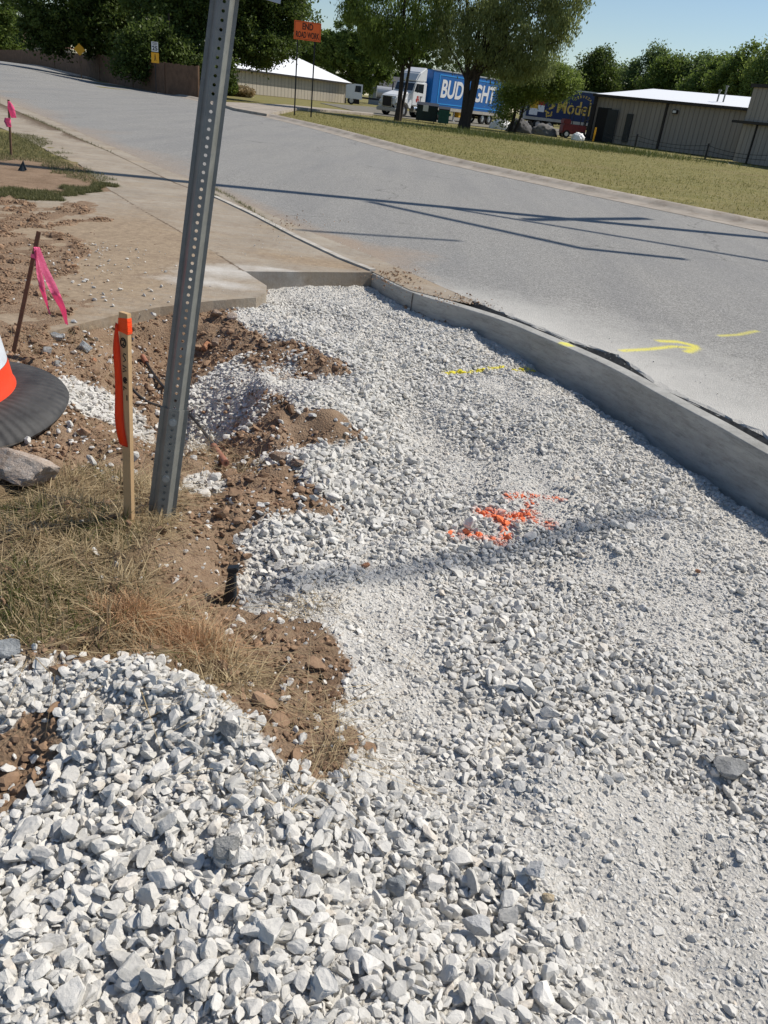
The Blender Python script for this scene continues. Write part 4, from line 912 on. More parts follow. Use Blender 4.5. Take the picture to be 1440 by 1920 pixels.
# ------------------------------------------------------------------ pink-flagged wooden stakes
def ribbon(parent, pts, w0, w1, mat, name='ribbon', tw=.4):
    bm = bmesh.new(); pts = [Vector(p) for p in pts]; dens = []
    for i in range(len(pts)-1):
        for t in np.linspace(0, 1, 7)[:-1]: dens.append(pts[i].lerp(pts[i+1], t))
    dens.append(pts[-1]); n = len(dens); rows = []
    for i, p in enumerate(dens):
        t = i/(n-1); wd = w0+(w1-w0)*min(1, t*2.5); a = tw*math.sin(4*t+.5); d = Vector((math.cos(a), math.sin(a), .15*math.sin(7*t)))
        rows.append([bm.verts.new(p+d*wd*s+Vector((0, -.003*(1-s*s), 0))) for s in (-1, 0, 1)])
    for a, b in zip(rows[:-1], rows[1:]):
        for j in (0, 1): bm.faces.new((a[j], a[j+1], b[j+1], b[j]))
    bmesh.ops.solidify(bm, geom=bm.faces[:], thickness=.0006); me = bpy.data.meshes.new(name); bm.to_mesh(me); bm.free()
    for p in me.polygons: p.use_smooth = True
    o = link(name, me, mat); o.parent = parent; o.matrix_parent_inverse = parent.matrix_world.inverted(); return o
def onray(u, v, Y_):
    r = ray(u, v); k = Y_/r[1]; return r*k+np.array([0, 0, H])
bpy.context.view_layer.update()
pb = at_g(24, 668); pt = onray(73, 434, pb[1]+.10)
PS, PL = stake('marker_stake', pb, pt, .020, .014, 'wood_dark', 'brown wooden stake with long pink ribbons standing behind the drum', 'survey stake', yaw=.2)
bpy.context.view_layer.update()
Yr = pb[1]+.03
mb = MB(); mb.box((0, 0, PL-.125), (.024, .018, .022), bev=.002); mb.build('ribbon_knot', 'pink_tape', PS)
ribbon(PS, [onray(66, 463, Yr), onray(72, 500, Yr-.02), onray(80, 545, Yr-.03), onray(94, 590, Yr-.02)], .008, .014, 'pink_tape', tw=.9)
ribbon(PS, [onray(70, 463, Yr), onray(84, 505, Yr-.04), onray(104, 550, Yr-.03), onray(118, 580, Yr+.02), onray(125, 608, Yr+.04)], .010, .021, 'pink_tape', tw=.8)
pb = at(21, 292, .0); pt = onray(16, 187, pb[1])
FS, FL = stake('marker_stake', pb, pt, .03, .02, 'wood_dark', 'small distant stake with short pink ribbon on grass at the left edge', 'survey stake', yaw=0)
bpy.context.view_layer.update()
Yr = pb[1]-.03
ribbon(FS, [onray(17, 190, Yr), onray(21, 204, Yr), onray(26, 221, Yr)], .015, .05, 'pink_tape', tw=.3)
ribbon(FS, [onray(14, 221, Yr), onray(14, 229, Yr), onray(17, 238, Yr)], .04, .05, 'pink_tape', tw=.3)

# black plastic flag lying on the grass far left
c = at(40, 322, .0); mb = MB(); bm = mb.bm
q_ = [onray(32, 322, c[1]), onray(43, 301, c[1]+.02), onray(50, 319, c[1]), onray(40, 323, c[1]-.05)]
f1 = [bm.verts.new(p) for p in q_]; f2 = [bm.verts.new(np.array(p)+np.array((0, .012, 0))) for p in q_]
bm.faces.new(f1); bm.faces.new(f2[::-1])
for i in range(4): bm.faces.new((f1[i], f1[(i+1) % 4], f2[(i+1) % 4], f2[i]))
tag(mb.build('plastic_flag', 'black_plastic'), 'black plastic scrap standing up by the grass at far left', 'plastic scrap')

# black plastic tube marker at the edge of the gravel
pb = at_g(428, 1136); o = empty('plastic_marker', pb, label='black plastic marker tube sunk beside the gravel edge', cat='marker')
hgt = onray(436, 1063, pb[1]+.02)[2]-pb[2]; lx = onray(436, 1063, pb[1]+.02)[0]-pb[0]
mb = MB(); bm = mb.bm; rings = []
for t in np.linspace(0, 1, 8):
    wx = .029*(1-t)+.0125*t; wy = .022*(1-t)+.012*t; cx = lx*t; z = -.05+(hgt-.012+.05)*t
    rings.append([bm.verts.new((cx+wx*math.copysign(abs(math.cos(a))**.6, math.cos(a)), .02*t+wy*math.copysign(abs(math.sin(a))**.6, math.sin(a)), z)) for a in np.linspace(0, 2*math.pi, 17)[:-1]])
for a, b in zip(rings[:-1], rings[1:]):
    for j in range(16): bm.faces.new((a[j], a[(j+1) % 16], b[(j+1) % 16], b[j]))
bm.faces.new(rings[-1]); mb.build('tube', 'black_plastic', o, smooth=True)
mb = MB(); mb.box((lx+.003, .018, hgt-.006), (.036, .028, .018), Matrix.Rotation(-.2, 3, 'Y'), bev=.003); mb.build('cap', 'black_plastic', o)
mb = MB(); mb.tube([(lx+.012,.02,hgt-.002),(lx+.04,.03,hgt+.001),(lx+.065,.035,hgt-.001)], .0012, 6); mb.build('wire', 'black_cable', o)

# ------------------------------------------------------------------ conduits in the trench
def gpt(u, v, dz=0): p = at_g(u, v); return (p[0], p[1], p[2]+dz)
def conduit(pts, rad, label, tips):
    P_ = [Vector(p) for p in pts]; d = []
    for i in range(len(P_)-1):
        for t in np.linspace(0, 1, 6)[:-1]: d.append(P_[i].lerp(P_[i+1], t))
    d.append(P_[-1])
    for _ in range(4): d = [d[0]]+[(d[i-1]+d[i]*2+d[i+1])/4 for i in range(1, len(d)-1)]+[d[-1]]
    o = empty('buried_cable', d[0], label=label, cat='cable'); dl = [p-d[0] for p in d]
    mb = MB(); mb.tube(dl, rad, 10); mb.build('cable', 'black_cable', o, smooth=True)
    for i0, i1 in tips:
        mb = MB(); mb.tube(dl[i0:i1] if i1 else dl[i0:], rad*1.9, 12); mb.build('sleeve', 'copper_pipe', o, smooth=True)
conduit([gpt(268,682,.05), gpt(280,700,.04), gpt(300,728,.03), gpt(340,765,.02), gpt(375,805,.02), gpt(402,845,.02), gpt(423,874,.015)], .0085, 'black cable crossing the trench behind the steel post with rusty sleeved ends', [(0, 4), (-6, None)])
conduit([gpt(246,735,.03), gpt(258,750,.03), gpt(280,762,.02), gpt(305,768,.02), gpt(330,790,.0)], .0075, 'short black cable end showing between the wooden stake and steel post', [])

# ------------------------------------------------------------------ traffic drum on its tyre ring
dc = at(-98, 756, .05)
drum = empty('traffic_drum', dc, 0, 'orange and white traffic drum standing in a black rubber ring', 'traffic drum')
drum.rotation_euler = (math.radians(6), math.radians(-4), 0)
mb = MB(); mb.lathe([(.284,.0),(.286,.06),(.279,.075),(.276,.17)], 64); mb.build('lower_band', 'orange_plastic', drum, True)
mb = MB(); mb.lathe([(.2745,.17),(.268,.30)], 64); mb.build('reflective_band', 'sheeting', drum, True)
mb = MB(); mb.lathe([(.2695,.30),(.252,.315),(.247,.47)], 64); mb.build('middle_band', 'orange_plastic', drum, True)
mb = MB(); mb.lathe([(.245,.47),(.240,.62)], 64); mb.build('reflective_band', 'sheeting', drum, True)
mb = MB(); mb.lathe([(.241,.62),(.225,.64),(.215,.93),(.19,.96),(0.001,.97)], 64); mb.lathe([(.02,.97),(.02,1.0)], 16, True); mb.build('upper_band', 'orange_plastic', drum, True)
mb = MB(); mb.lathe([(.284,.055),(.33,.052),(.38,.040),(.43,.018),(.468,-.006),(.482,-.020),(.487,-.032),(.478,-.045),(.40,-.04),(.284,-.035)], 120); mb.build('rubber_ring', 'tyre_rubber', drum, True)
mb = MB()
for k, (a, z, sx_, sz) in enumerate([(-14, .10, .035, .03), (-8, .110, .02, .024), (-19, .09, .02, .018)]):
    a = math.radians(a-22); mb.box((.2845*math.cos(a), .2845*math.sin(a), z), (.002, sx_, sz), Matrix.Rotation(a, 3, 'Z') @ Matrix.Rotation(.3*k, 3, 'X'))
mb.build('torn_sticker', 'sheeting', drum)

# ------------------------------------------------------------------ rocks one can single out
def rock(u, v, sx_, sy_, sz_, mat, label, seed, yaw=0, sink=.3, cuts=14, sub=4, name='rock', cat='rock'):
    rr = np.random.default_rng(seed); bm = bmesh.new(); bmesh.ops.create_icosphere(bm, subdivisions=sub, radius=1); V = np.array([q.co[:] for q in bm.verts])*1.25
    Fa = np.array([[q.index for q in f.verts] for f in bm.faces]); bm.free()
    for _ in range(cuts):
        n_ = rr.normal(size=3); n_ /= np.linalg.norm(n_); d = rr.uniform(.6, .9); s = V@n_; V = V-np.outer(np.maximum(s-d, 0), n_)
    dsp = fbm(V[:,0]*3+V[:,2]*2+seed, V[:,1]*3+V[:,2]*1.3, 1.6, 4, seed)-.5; V *= (1+.16*dsp)[:,None]; V /= np.abs(V).max(0)
    V = V*np.array([sx_, sy_, sz_])/2; c, s = math.cos(yaw), math.sin(yaw); V = np.c_[V[:,0]*c-V[:,1]*s, V[:,0]*s+V[:,1]*c, V[:,2]]
    p = at_g(u, v); zz = max(float(gz(p[0], p[1])[0]), .014 if (inpoly(WALK, np.array([p[0]]), np.array([p[1]]))[0]) else -9)
    o = link(name, np_mesh(name, V, Fa, False), mat); o.location = (p[0], p[1], zz+sz_*(.5-sink)); return tag(o, label, cat)
rock(30, 893, .40, .19, .155, 'rock_tan', 'big tan boulder below the traffic drum', 11, -.25, .18, name='boulder', cat='boulder')
rock(108, 628, .095, .075, .055, 'rock_blue', 'blue-grey rock just below the pink ribbons', 12, -.5, .25)
rock(160, 664, .085, .08, .10, 'rock_blue', 'upright dark blue-grey chunk on the soil left of the wooden stake', 13, .3, .3)
rock(88, 664, .06, .05, .05, 'rock_grey', 'dark grey chunk just right of the drum ring top', 19, .3, .3)
rock(104, 684, .06, .05, .04, 'rock_grey', 'smaller grey stone below the dark grey chunk near the drum', 20, .9, .3)
rock(176, 678, .035, .03, .035, 'rock_rust', 'rusty red stone touching the upright blue-grey chunk', 21, .3, .3)
rock(139, 604, .04, .028, .024, 'rock_white', 'small white stone on the muddy slab near the ribbon tips', 22, .3, .1)
rock(18, 1228, .085, .06, .05, 'rock_blue', 'dark blue-grey stone where the gravel pile meets green grass', 14, .4, .2)
rock(432, 1404, .058, .05, .04, 'rock_grey', 'rough grey lump among white gravel below the orange-tinted grass', 15, .2, -.25, 10)
rock(420, 1614, .062, .05, .045, 'rock_grey', 'round pitted grey stone in the coarse foreground gravel', 16, 0, -.4, 8)
rock(893, 1750, .068, .05, .045, 'rock_white', 'largest white angular stone in the bottom right foreground', 17, -.2, -.5)
rock(745, 1662, .054, .045, .042, 'rock_blue', 'bluish angular stone above the largest white foreground stone', 18, .3, -.4)
rock(1000, 1655, .052, .044, .036, 'rock_white', 'white blocky stone at the left edge of the dusty track', 23, .8, -.35)
rock(1365, 1450, .10, .075, .05, 'rock_grey', 'dark grey crusted lump in the gravel near the right edge', 24, .1, .15, 9)
rock(1026, 1695, .035, .024, .02, 'rock_yellow', 'small honey-stained stone in the foreground gravel', 25, .2, -.7)
rock(1306, 1082, .030, .026, .018, 'rock_rust', 'little brick-orange pebble alone on the grey gravel', 26, .2, -.3)
rock(686, 1062, .036, .026, .02, 'rock_rust', 'small reddish brown stone beside the shadow on the gravel', 27, .9, -.3)
rock(585, 706, .075, .06, .05, 'rock_brown', 'round tan stone on the far soil mound', 28, .2, .2)
rock(525, 866, .11, .07, .06, 'rock_brown', 'brown half-buried stone at the near foot of the soil mound', 29, .3, .25)
rock(556, 882, .075, .06, .05, 'rock_brown', 'smaller brown stone right of the half-buried one', 30, 1.2, .25)
rock(405, 598, .10, .08, .06, 'rock_brown', 'mud-covered brown stone at the corner of the slab', 31, .2, .2)
rock(437, 604, .09, .07, .06, 'rock_tan', 'tan stone between the slab corner and the white gravel', 32, .8, .2)
rock(386, 645, .07, .06, .07, 'rock_rust', 'reddish stone just right of the steel post in the dirt', 33, .5, .25)
rock(405, 652, .06, .06, .07, 'rock_brown', 'upright clay-coloured stone beside the reddish one', 34, .1, .25)
rock(212, 905, .045, .03, .03, 'rock_white', 'small white stone in the dry grass left of the wooden stake', 35, .4, .1)
rock(1157, 785, .06, .04, .04, 'rock_rust', 'dark red brick shard in the shadow at the foot of the kerb', 36, .4, .15)
rock(1366, 908, .09, .05, .05, 'rock_rust', 'larger red clay lump at the foot of the kerb near the right edge', 37, .4, .15)
rock(735, 866, .035, .03, .026, 'rock_white', 'single white stone in the middle of the gravel bed', 38, .4, -.3)
rock(1230, 2000-40, .04, .03, .02, 'rock_white', 'white flat stone at the very bottom right', 39, .4, -.5)

# ------------------------------------------------------------------ far: signs
def far_at(u, D, z=None):
    p = pd(u, D); zz = float(gz(p[0], p[1])[0]) if z is None else z; return Vector((p[0], p[1], zz))
def face(o, tocam=True, yaw=0.): o.rotation_euler = (0, 0, math.atan2(-o.location.x, o.location.y)+yaw)
HZ = lambda u: HY0+HS*u
def zat(u, v, D): return H+(HZ(u)-v)*.993/1858*D
Ds = 48.; s0 = far_at(569, Ds); sg_ = empty('road_work_sign', s0, label='orange temporary sign reading END ROAD WORK on two dark posts', cat='road sign'); face(sg_, yaw=.10)
kx = Ds*.89/FP*1.0
zb = zat(575, 79, Ds)-s0.z; zt_ = zat(575, 46, Ds)-s0.z
for x_ in (-.50, .42):
    mb = MB(); mb.box((x_, .05, zt_/2-.15), (.07, .05, zt_+.1)); mb.build('post', 'dark_metal', sg_)
wS = 48*kx; mb = MB(); mb.box((0, 0, (zb+zt_)/2), (wS, .012, zt_-zb), bev=.004); pn_ = mb.build('panel', 'sign_orange', sg_)
mb = MB(); zc = (zb+zt_)/2; hh = (zt_-zb)/2-.045; ww = wS/2-.05
for (a, b, sx_, sz_) in [(0, hh, 2*ww, .014), (0, -hh, 2*ww, .014), (-ww, 0, .014, 2*hh), (ww, 0, .014, 2*hh)]: mb.box((a, -.009, zc+b), (sx_, .004, sz_))
mb.build('border', 'ink', pn_)
text('lettering', 'END', .40, 'ink', pn_, (0, -.012, zc+.18), (math.pi/2, 0, 0), bold=.008, xs=.72)
text('lettering', 'ROAD WORK', .38, 'ink', pn_, (0, -.012, zc-.20), (math.pi/2, 0, 0), bold=.008, xs=.52)
D2 = 60.; s1 = far_at(293, D2); o = empty('speed_limit_sign', s1, label='white 25 speed limit sign above a small yellow plaque under the trees', cat='road sign'); face(o)
f2 = D2/1858; zt_ = zat(290, 82, D2)-s1.z; mb = MB(); mb.box((0, .04, zt_/2-.2), (.06, .04, zt_+.3)); mb.build('post', 'dark_metal', o)
sx_ = -.0; mb = MB(); mb.box((sx_, 0, zt_-.26), (.42, .012, .56), bev=.003); pw = mb.build('speed_panel', 'sign_white', o)
text('lettering', '25', .34, 'ink', pw, (sx_, -.010, zt_-.36), (math.pi/2, 0, 0), bold=.008); text('lettering', 'SPEED', .11, 'ink', pw, (sx_, -.010, zt_-.06), (math.pi/2, 0, 0)); text('lettering', 'LIMIT', .11, 'ink', pw, (sx_, -.010, zt_-.155), (math.pi/2, 0, 0))
mb = MB(); mb.box((sx_, 0, zt_-.88), (.48, .012, .58), bev=.003); py_ = mb.build('yellow_plaque', 'sign_yellow', o)
mb = MB(); mb.cyl((0, -.010, zt_-.72), .035, .005, 'Y', 12); mb.box((0, -.010, zt_-.84), (.06, .005, .15)); mb.box((-.03, -.010, zt_-.97), (.035, .005, .16), Matrix.Rotation(.3, 3, 'Y')); mb.box((.035, -.010, zt_-.97), (.035, .005, .16), Matrix.Rotation(-.3, 3, 'Y')); mb.build('walking_figure', 'ink', py_)
D3 = 76.; s2 = far_at(153, D3); o = empty('warning_sign', s2, label='yellow diamond warning sign on a post in front of the wooden fence', cat='road sign'); face(o)
zc = zat(153, 95, D3)-s2.z; mb = MB(); mb.box((0, .05, zc/2), (.09, .06, zc+.6)); mb.build('post', 'pole_wood', o)
mb = MB(); mb.box((0, 0, zc), (.62, .012, .62), Matrix.Rotation(math.pi/4, 3, 'Y'), bev=.01); mb.build('panel', 'sign_yellow', o)

# ------------------------------------------------------------------ wooden fence far left
FP_ = [(-60,150,1.55,-.1),(0,132,1.60,-.1),(104,101,1.7,.0),(188,79,1.95,.0),(250,69,1.9,.0),(310,62,1.9,.0),(372,59,1.9,.0)]
fo = None
for i in range(len(FP_)-1):
    (u0, d_0, h0, _), (u1, d_1, h1, _) = FP_[i], FP_[i+1]; a = Vector((*pd(u0, d_0), 0)); b = Vector((*pd(u1, d_1), 0)); L = (b-a).length; n = int(L/.15)
    if i == 0: FO = empty('wooden_fence', a, label='tall brown board fence running beside the far bend of the road', cat='fence'); org = a.copy()
    mb = MB(); dr = (b-a).normalized(); ang = math.atan2(dr.y, dr.x); rr = random.Random(i)
    for k in range(n):
        p = a+dr*(k+.5)*L/n; z0 = float(gz(p.x, p.y)[0]); h_ = h0+(h1-h0)*k/n+rr.uniform(-.03, .03); mb.box((p.x-org.x, p.y-org.y, z0+h_/2), (L/n-.008, .02, h_), Matrix.Rotation(ang, 3, 'Z'))
    mb.build('board_panel', 'fence_wood', FO)
    mb = MB(); z0 = float(gz(b.x, b.y)[0]); mb.box((b.x-org.x, b.y-org.y, z0+h1/2), (.12, .12, h1+.1), Matrix.Rotation(ang, 3, 'Z')); mb.build('fence_post', 'fence_wood', FO)

# ------------------------------------------------------------------ buildings
def bldg(name, label, a, b, depth, h, mat, cat='building'):      # front wall from a to b, walls go back by depth; local x along the wall
    a = Vector(a); b = Vector(b); dr = (b-a); L = dr.length; o = empty(name, (a.x, a.y, 0), math.atan2(dr.y, dr.x), label, cat); return o, L
# long beige building with the white hipped roof
A = pd(392, 103); B = pd(647, 122)
BE, L = bldg('metal_building', 'long low beige ribbed metal building with a bright white roof', (*A, 0), (*B, 0), 12, 2.5, 'siding_beige')
mb = MB(); mb.box((L/2, 9, 1.25), (L, 18, 2.5)); mb.build('wall', 'siding_beige', BE)
mb = MB(); bm = mb.bm; q = lambda *p: bm.verts.new(p)
e = .55; v = [q(-e, -e, 2.55), q(L+e, -e, 2.55), q(L+e, 18+e, 2.55), q(-e, 18+e, 2.55), q(3, 9, 5.6), q(L-3.6, 9, 5.6)]
bm.faces.new((v[0], v[1], v[5], v[4])); bm.faces.new((v[1], v[2], v[5])); bm.faces.new((v[2], v[3], v[4], v[5])); bm.faces.new((v[3], v[0], v[4])); bm.faces.new((v[0], v[3], v[2], v[1]))
rf = mb.build('roof', 'white_roof', BE)
mb = MB(); mb.box((L/2, -e-.03, 2.44), (L+2*e+.1, .06, .20)); mb.box((L+e+.03, 9, 2.44), (.06, 18+2*e, .20)); mb.build('fascia', 'dark_trim', BE)
mb = MB(); mb.box((L+.03, -.04, 1.22), (.16, .1, 2.44)); mb.build('corner_trim', 'dark_trim', BE)
# tan warehouse
A = pd(1103, 72.5); B = pd(1399, 66.5)
WH, L = bldg('warehouse', 'tan ribbed metal warehouse in shade with a white low roof', (*A, 0), (*B, 0), 18, 3.3, 'siding_tan')
hw = 3.28; mb = MB(); mb.box((L/2, 9, hw/2), (L, 18, hw)); mb.build('wall', 'siding_tan', WH)
mb = MB(); bm = mb.bm; q = lambda *p: bm.verts.new(p)
v = [q(-.15, -.3, hw+.06), q(L+.15, -.3, hw+.06), q(L+.15, 9, hw+1.15), q(-.15, 9, hw+1.15), q(-.15, 18.3, hw+.06), q(L+.15, 18.3, hw+.06)]
bm.faces.new((v[0], v[1], v[2], v[3])); bm.faces.new((v[3], v[2], v[5], v[4])); bm.faces.new((v[0], v[3], v[4])); bm.faces.new((v[1], v[5], v[2])); bm.faces.new((v[0], v[4], v[5], v[1]))
rf = mb.build('roof', 'white_roof', WH)
mb = MB(); mb.box((L/2, -.33, hw-.02), (L+.4, .07, .20)); mb.build('eave_trim', 'dark_trim', WH)
for x_, w_ in ((.0, .28), (L*.47, .16), (L-.5, .16)):
    mb = MB(); mb.box((x_, -.08, hw/2), (w_, .12, hw)); mb.build('downspout', 'dark_trim', WH)
dr_ = MB(); dr_.box((.95, -.02, 1.22), (1.2, .10, 2.44)); dd = dr_.build('doorway', 'ink', WH)  # black slab: darkness inside the open doorway put into the colour
mb = MB(); mb.box((1.85, -.20, 1.2), (1.0, .05, 2.35), Matrix.Rotation(-.15, 3, 'Z')); mb.build('open_door', 'door_dark', WH)
mb = MB(); mb.box((3.35, -.09, 1.2), (.5, .14, 2.0)); mb.box((3.35, -.17, 1.0), (.36, .06, .5)); mb.build('meter_cabinet', 'door_dark', WH)
mb = MB(); mb.box((L*.49+.5, -.14, hw-.62), (.42, .22, .28), bev=.03); lb = mb.build('wall_light', 'dark_trim', WH); mb = MB(); mb.box((L*.49+.5, -.26, hw-.62), (.26, .02, .16)); mb.build('lens', 'sign_white', lb)
for x_, h_ in ((L*.665, .75), (L*.70, 1.05)):
    mb = MB(); zr = hw+.06+1.09*(2.5+.3)/9.3; mb.cyl((x_, 2.5, zr+h_/2-.05), .06, h_, seg=12); mb.box((x_, 2.5, zr+h_), (.20, .16, .10), bev=.02); mb.build('vent_pipe', 'galvanised', rf)
# taller building on the right
A = pd(1374, 62); B = pd(1640, 55)
TB, L = bldg('metal_building', 'taller plain tan metal building at the right edge', (*A, 0), (*B, 0), 16, 4, 'siding_tan')
ht = zat(1406, 171, 62); mb = MB(); mb.box((L/2, 8, ht/2), (L, 16, ht)); mb.build('wall', 'siding_pale_tan', TB)
mb = MB(); mb.box((L/2, 8, ht+.10), (L+.3, 16.3, .2)); mb.build('roof_trim', 'dark_trim', TB)
zc = zat(1410, 233, 62); mb = MB(); mb.box((L/2-.3, -.15, zc), (L+.9, .35, .16)); mb.build('canopy', 'dark_trim', TB)
for x_ in (1.25, 4.9):
    mb = MB(); mb.box((x_, -.05, zc/2), (.09, .09, zc)); mb.build('door_jamb', 'dark_trim', TB)
# white low shed deep behind the first trees and a far house
A = pd(690, 150); B = pd(745, 150)
SH, L = bldg('shed', 'small pale grey shed far behind the white truck', (*A, 0), (*B, 0), 6, 3, 'grey_wall')
mb = MB(); mb.box((L/2, 3, 1.5), (L, 6, 3.)); mb.build('wall', 'grey_wall', SH); mb = MB(); mb.ext([(-.4, 2.95), (6.4, 2.95), (3, 4.6)], 'X', -.4, L+.4); mb.build('roof', 'tarp_grey', SH)
A = pd(20, 190); B = pd(78, 186)
HS_, L = bldg('house', 'distant house with a brown hipped roof above the fence', (*A, 0), (*B, 0), 9, 3, 'house_wall', 'house')
mb = MB(); mb.box((L/2, 5, 1.7), (L, 10, 3.4)); mb.build('wall', 'house_wall', HS_)
mb = MB(); bm = mb.bm; q = lambda *p: bm.verts.new(p); v = [q(-.6, -.6, 3.3), q(L+.6, -.6, 3.3), q(L+.6, 10.6, 3.3), q(-.6, 10.6, 3.3), q(L*.52, 5, 6.9), q(L*.66, 5, 6.9)]
bm.faces.new((v[0], v[1], v[5], v[4])); bm.faces.new((v[1], v[2], v[5])); bm.faces.new((v[2], v[3], v[4], v[5])); bm.faces.new((v[3], v[0], v[4])); bm.faces.new((v[0], v[3], v[2], v[1])); mb.build('roof', 'house_roof', HS_)

# ------------------------------------------------------------------ truck and trailers
def wheel(parent, x, y, rad=.5, w_=.28, rimmat='rim', sd_=1):
    o = None; mb = MB(); n = 32; prof = [(rad*.58, -w_/2), (rad*.93, -w_/2), (rad, -w_*.36), (rad, w_*.36), (rad*.93, w_/2), (rad*.58, w_/2), (rad*.58, -w_/2)]
    mb.lathe(prof, n); bmesh.ops.rotate(mb.bm, verts=mb.bm.verts, matrix=Matrix.Rotation(math.pi/2, 3, 'X')); bmesh.ops.translate(mb.bm, verts=mb.bm.verts, vec=(x, y, rad)); ty = mb.build('wheel', 'tyre', parent, True)
    mb = MB(); mb.cyl((x, y, rad), rad*.585, w_*.6, 'Y', 28); mb.cyl((x, y-sd_*w_*.34, rad), rad*.22, .10, 'Y', 16)
    for k in range(8):
        a = k*math.pi/4; mb.cyl((x+rad*.40*math.cos(a), y-sd_*w_*.31, rad+rad*.40*math.sin(a)), rad*.055, .03, 'Y', 8)
    mb.build('rim', rimmat, ty); return ty
# local: x runs back along the lorry, the near side is y = 0 (towards the viewer), y grows away
c0 = Vector((*pd(803, 78.5), 0)); c1 = Vector((*pd(938, 87.5), 0)); dv = (c1-c0).normalized(); ang = math.atan2(dv.y, dv.x)
TL_ = (c1-c0).length; fz = 0.0
TR = empty('box_trailer', c0, ang, 'blue drinks trailer with big white lettering behind the white lorry', 'trailer')
zb = 1.08; zt_ = 3.95; wT = 2.55
mb = MB(); mb.box((TL_/2, wT/2, (zb+zt_)/2), (TL_, wT, zt_-zb), bev=.04); mb.build('box_body', 'trailer_blue', TR)
mb = MB(); mb.box((TL_/2, .0, zb-.12), (TL_+.02, .10, .26)); mb.box((TL_/2, wT, zb-.12), (TL_+.02, .10, .26)); mb.box((TL_/2, wT/2, zb-.05), (TL_-.1, wT-.2, .08)); mb.build('side_rail', 'rail_tan', TR)
mb = MB(); mb.box((TL_/2, -.01, zt_+.02), (TL_, .08, .10)); mb.box((TL_+.02, -.02, (zb+zt_)/2), (.14, .10, zt_-zb+.2)); mb.build('corner_trim', 'aluminium', TR)
mb = MB(); y_ = -.012
for (x0, x1, z0, z1) in [(.9, TL_-1.0, zt_-.36, zt_-.28), (.9, TL_-1.0, zb+.22, zb+.30), (.9, 1.0, zb+.22, zt_-.28), (TL_-1.1, TL_-1.0, zb+.22, zt_-.28)]: mb.box(((x0+x1)/2, y_, (z0+z1)/2), (x1-x0, .02, z1-z0))
mb.build('light_border', 'trailer_blue_light', TR)
tx = text('lettering', 'BUD LIGHT', 1.95, 'letter_white', TR, (TL_*.475, -.02, (zb+zt_)/2-.02), (math.pi/2, 0, 0), bold=.055, shear=.12)
dm = tx.dimensions.copy(); bpy.context.view_layer.update(); w_now = max(v_.co.x for v_ in tx.data.vertices)-min(v_.co.x for v_ in tx.data.vertices); s_ = (TL_-2.9)/w_now
for v_ in tx.data.vertices: v_.co.x *= s_
for x_ in (TL_-3.05, TL_-1.95):
    for y_ in (.20, wT-.2): wheel(TR, x_, y_, .50, .30)
    mb = MB(); mb.cyl((x_, wT/2, .5), .07, wT-.4, 'Y', 12); mb.build('axle', 'dark_metal', TR)
mb = MB(); mb.box((TL_-2.5, wT/2, .72), (2.2, 1.2, .24)); mb.box((TL_*.5, wT/2, .88), (TL_-1, .9, .16)); mb.build('chassis', 'dark_metal', TR)
for y_ in (.25, wT-.25):
    mb = MB(); mb.box((3.9, y_, .45), (.10, .10, .9)); mb.box((3.9, y_, .03), (.3, .3, .06)); mb.build('landing_leg', 'aluminium', TR)
mb = MB(); mb.box((5.0, .35, .62), (1.2, .6, .5), bev=.03); mb.build('tool_box', 'decal_amber', TR)
mb = MB(); mb.box((TL_+.06, wT/2, .55), (.08, wT-.2, .12)); mb.box((TL_+.05, .5, .75), (.05, .08, .5)); mb.box((TL_+.05, wT-.5, .75), (.05, .08, .5)); mb.build('rear_bumper', 'aluminium', TR)
# tractor in front (x negative)
TK = empty('truck', c0, ang, 'white day-cab lorry parked under the trees with its nose to the left', 'truck')
mb = MB(); yn = .10; yw = 2.45
cabp = [(-.55,.95),(-.55,2.85),(-2.05,2.78),(-2.35,2.05),(-2.42,1.95),(-2.42,.95)]
mb.ext(cabp, 'Y', yn, yw) if False else None
def side(mbx, prof, y0, y1): 
    a = [mbx.bm.verts.new((p[0], y0, p[1])) for p in prof]; b = [mbx.bm.verts.new((p[0], y1, p[1])) for p in prof]; n = len(prof); mbx.bm.faces.new(a); mbx.bm.faces.new(b[::-1])
    for i in range(n): mbx.bm.faces.new((a[i], b[i], b[(i+1) % n], a[(i+1) % n]))
side(mb, cabp, yn, yw); bmesh.ops.recalc_face_normals(mb.bm, faces=mb.bm.faces); bmesh.ops.bevel(mb.bm, geom=mb.bm.edges[:], offset=.07, segments=2, affect='EDGES'); mb.build('cab', 'truck_white', TK)
mb = MB(); side(mb, [(-2.40,.80),(-2.40,2.02),(-2.9,1.95),(-4.05,1.62),(-4.22,1.45),(-4.25,.80)], yn+.22, yw-.22); bmesh.ops.recalc_face_normals(mb.bm, faces=mb.bm.faces); bmesh.ops.bevel(mb.bm, geom=mb.bm.edges[:], offset=.10, segments=3, affect='EDGES'); mb.build('hood', 'truck_white', TK)
mb = MB()
for y0, y1 in ((yn, yn+.42), (yw-.42, yw)):
    pr = [(-2.42,1.0),(-2.42,1.30),(-2.62,1.40),(-3.2,1.42),(-3.85,1.32),(-4.10,1.05),(-4.15,.75)]; arc = [(-3.28+.62*math.cos(a), .52+.62*math.sin(a)) for a in np.linspace(math.radians(158), math.radians(22), 12)]
    side(mb, pr+[(-4.12,.6)]+arc+[(-2.5,.72)], y0, y1)
mb.build('fender', 'truck_white', TK)
mb = MB(); mb.box((-4.27, (yn+yw)/2, 1.08), (.06, 1.12, .78), bev=.05); gr_ = mb.build('grille', 'dark_metal', TK)
mb = MB()
for y_ in (yn+.66-.03, yw-.66+.03): mb.box((-4.30, y_, 1.08), (.05, .05, .80))
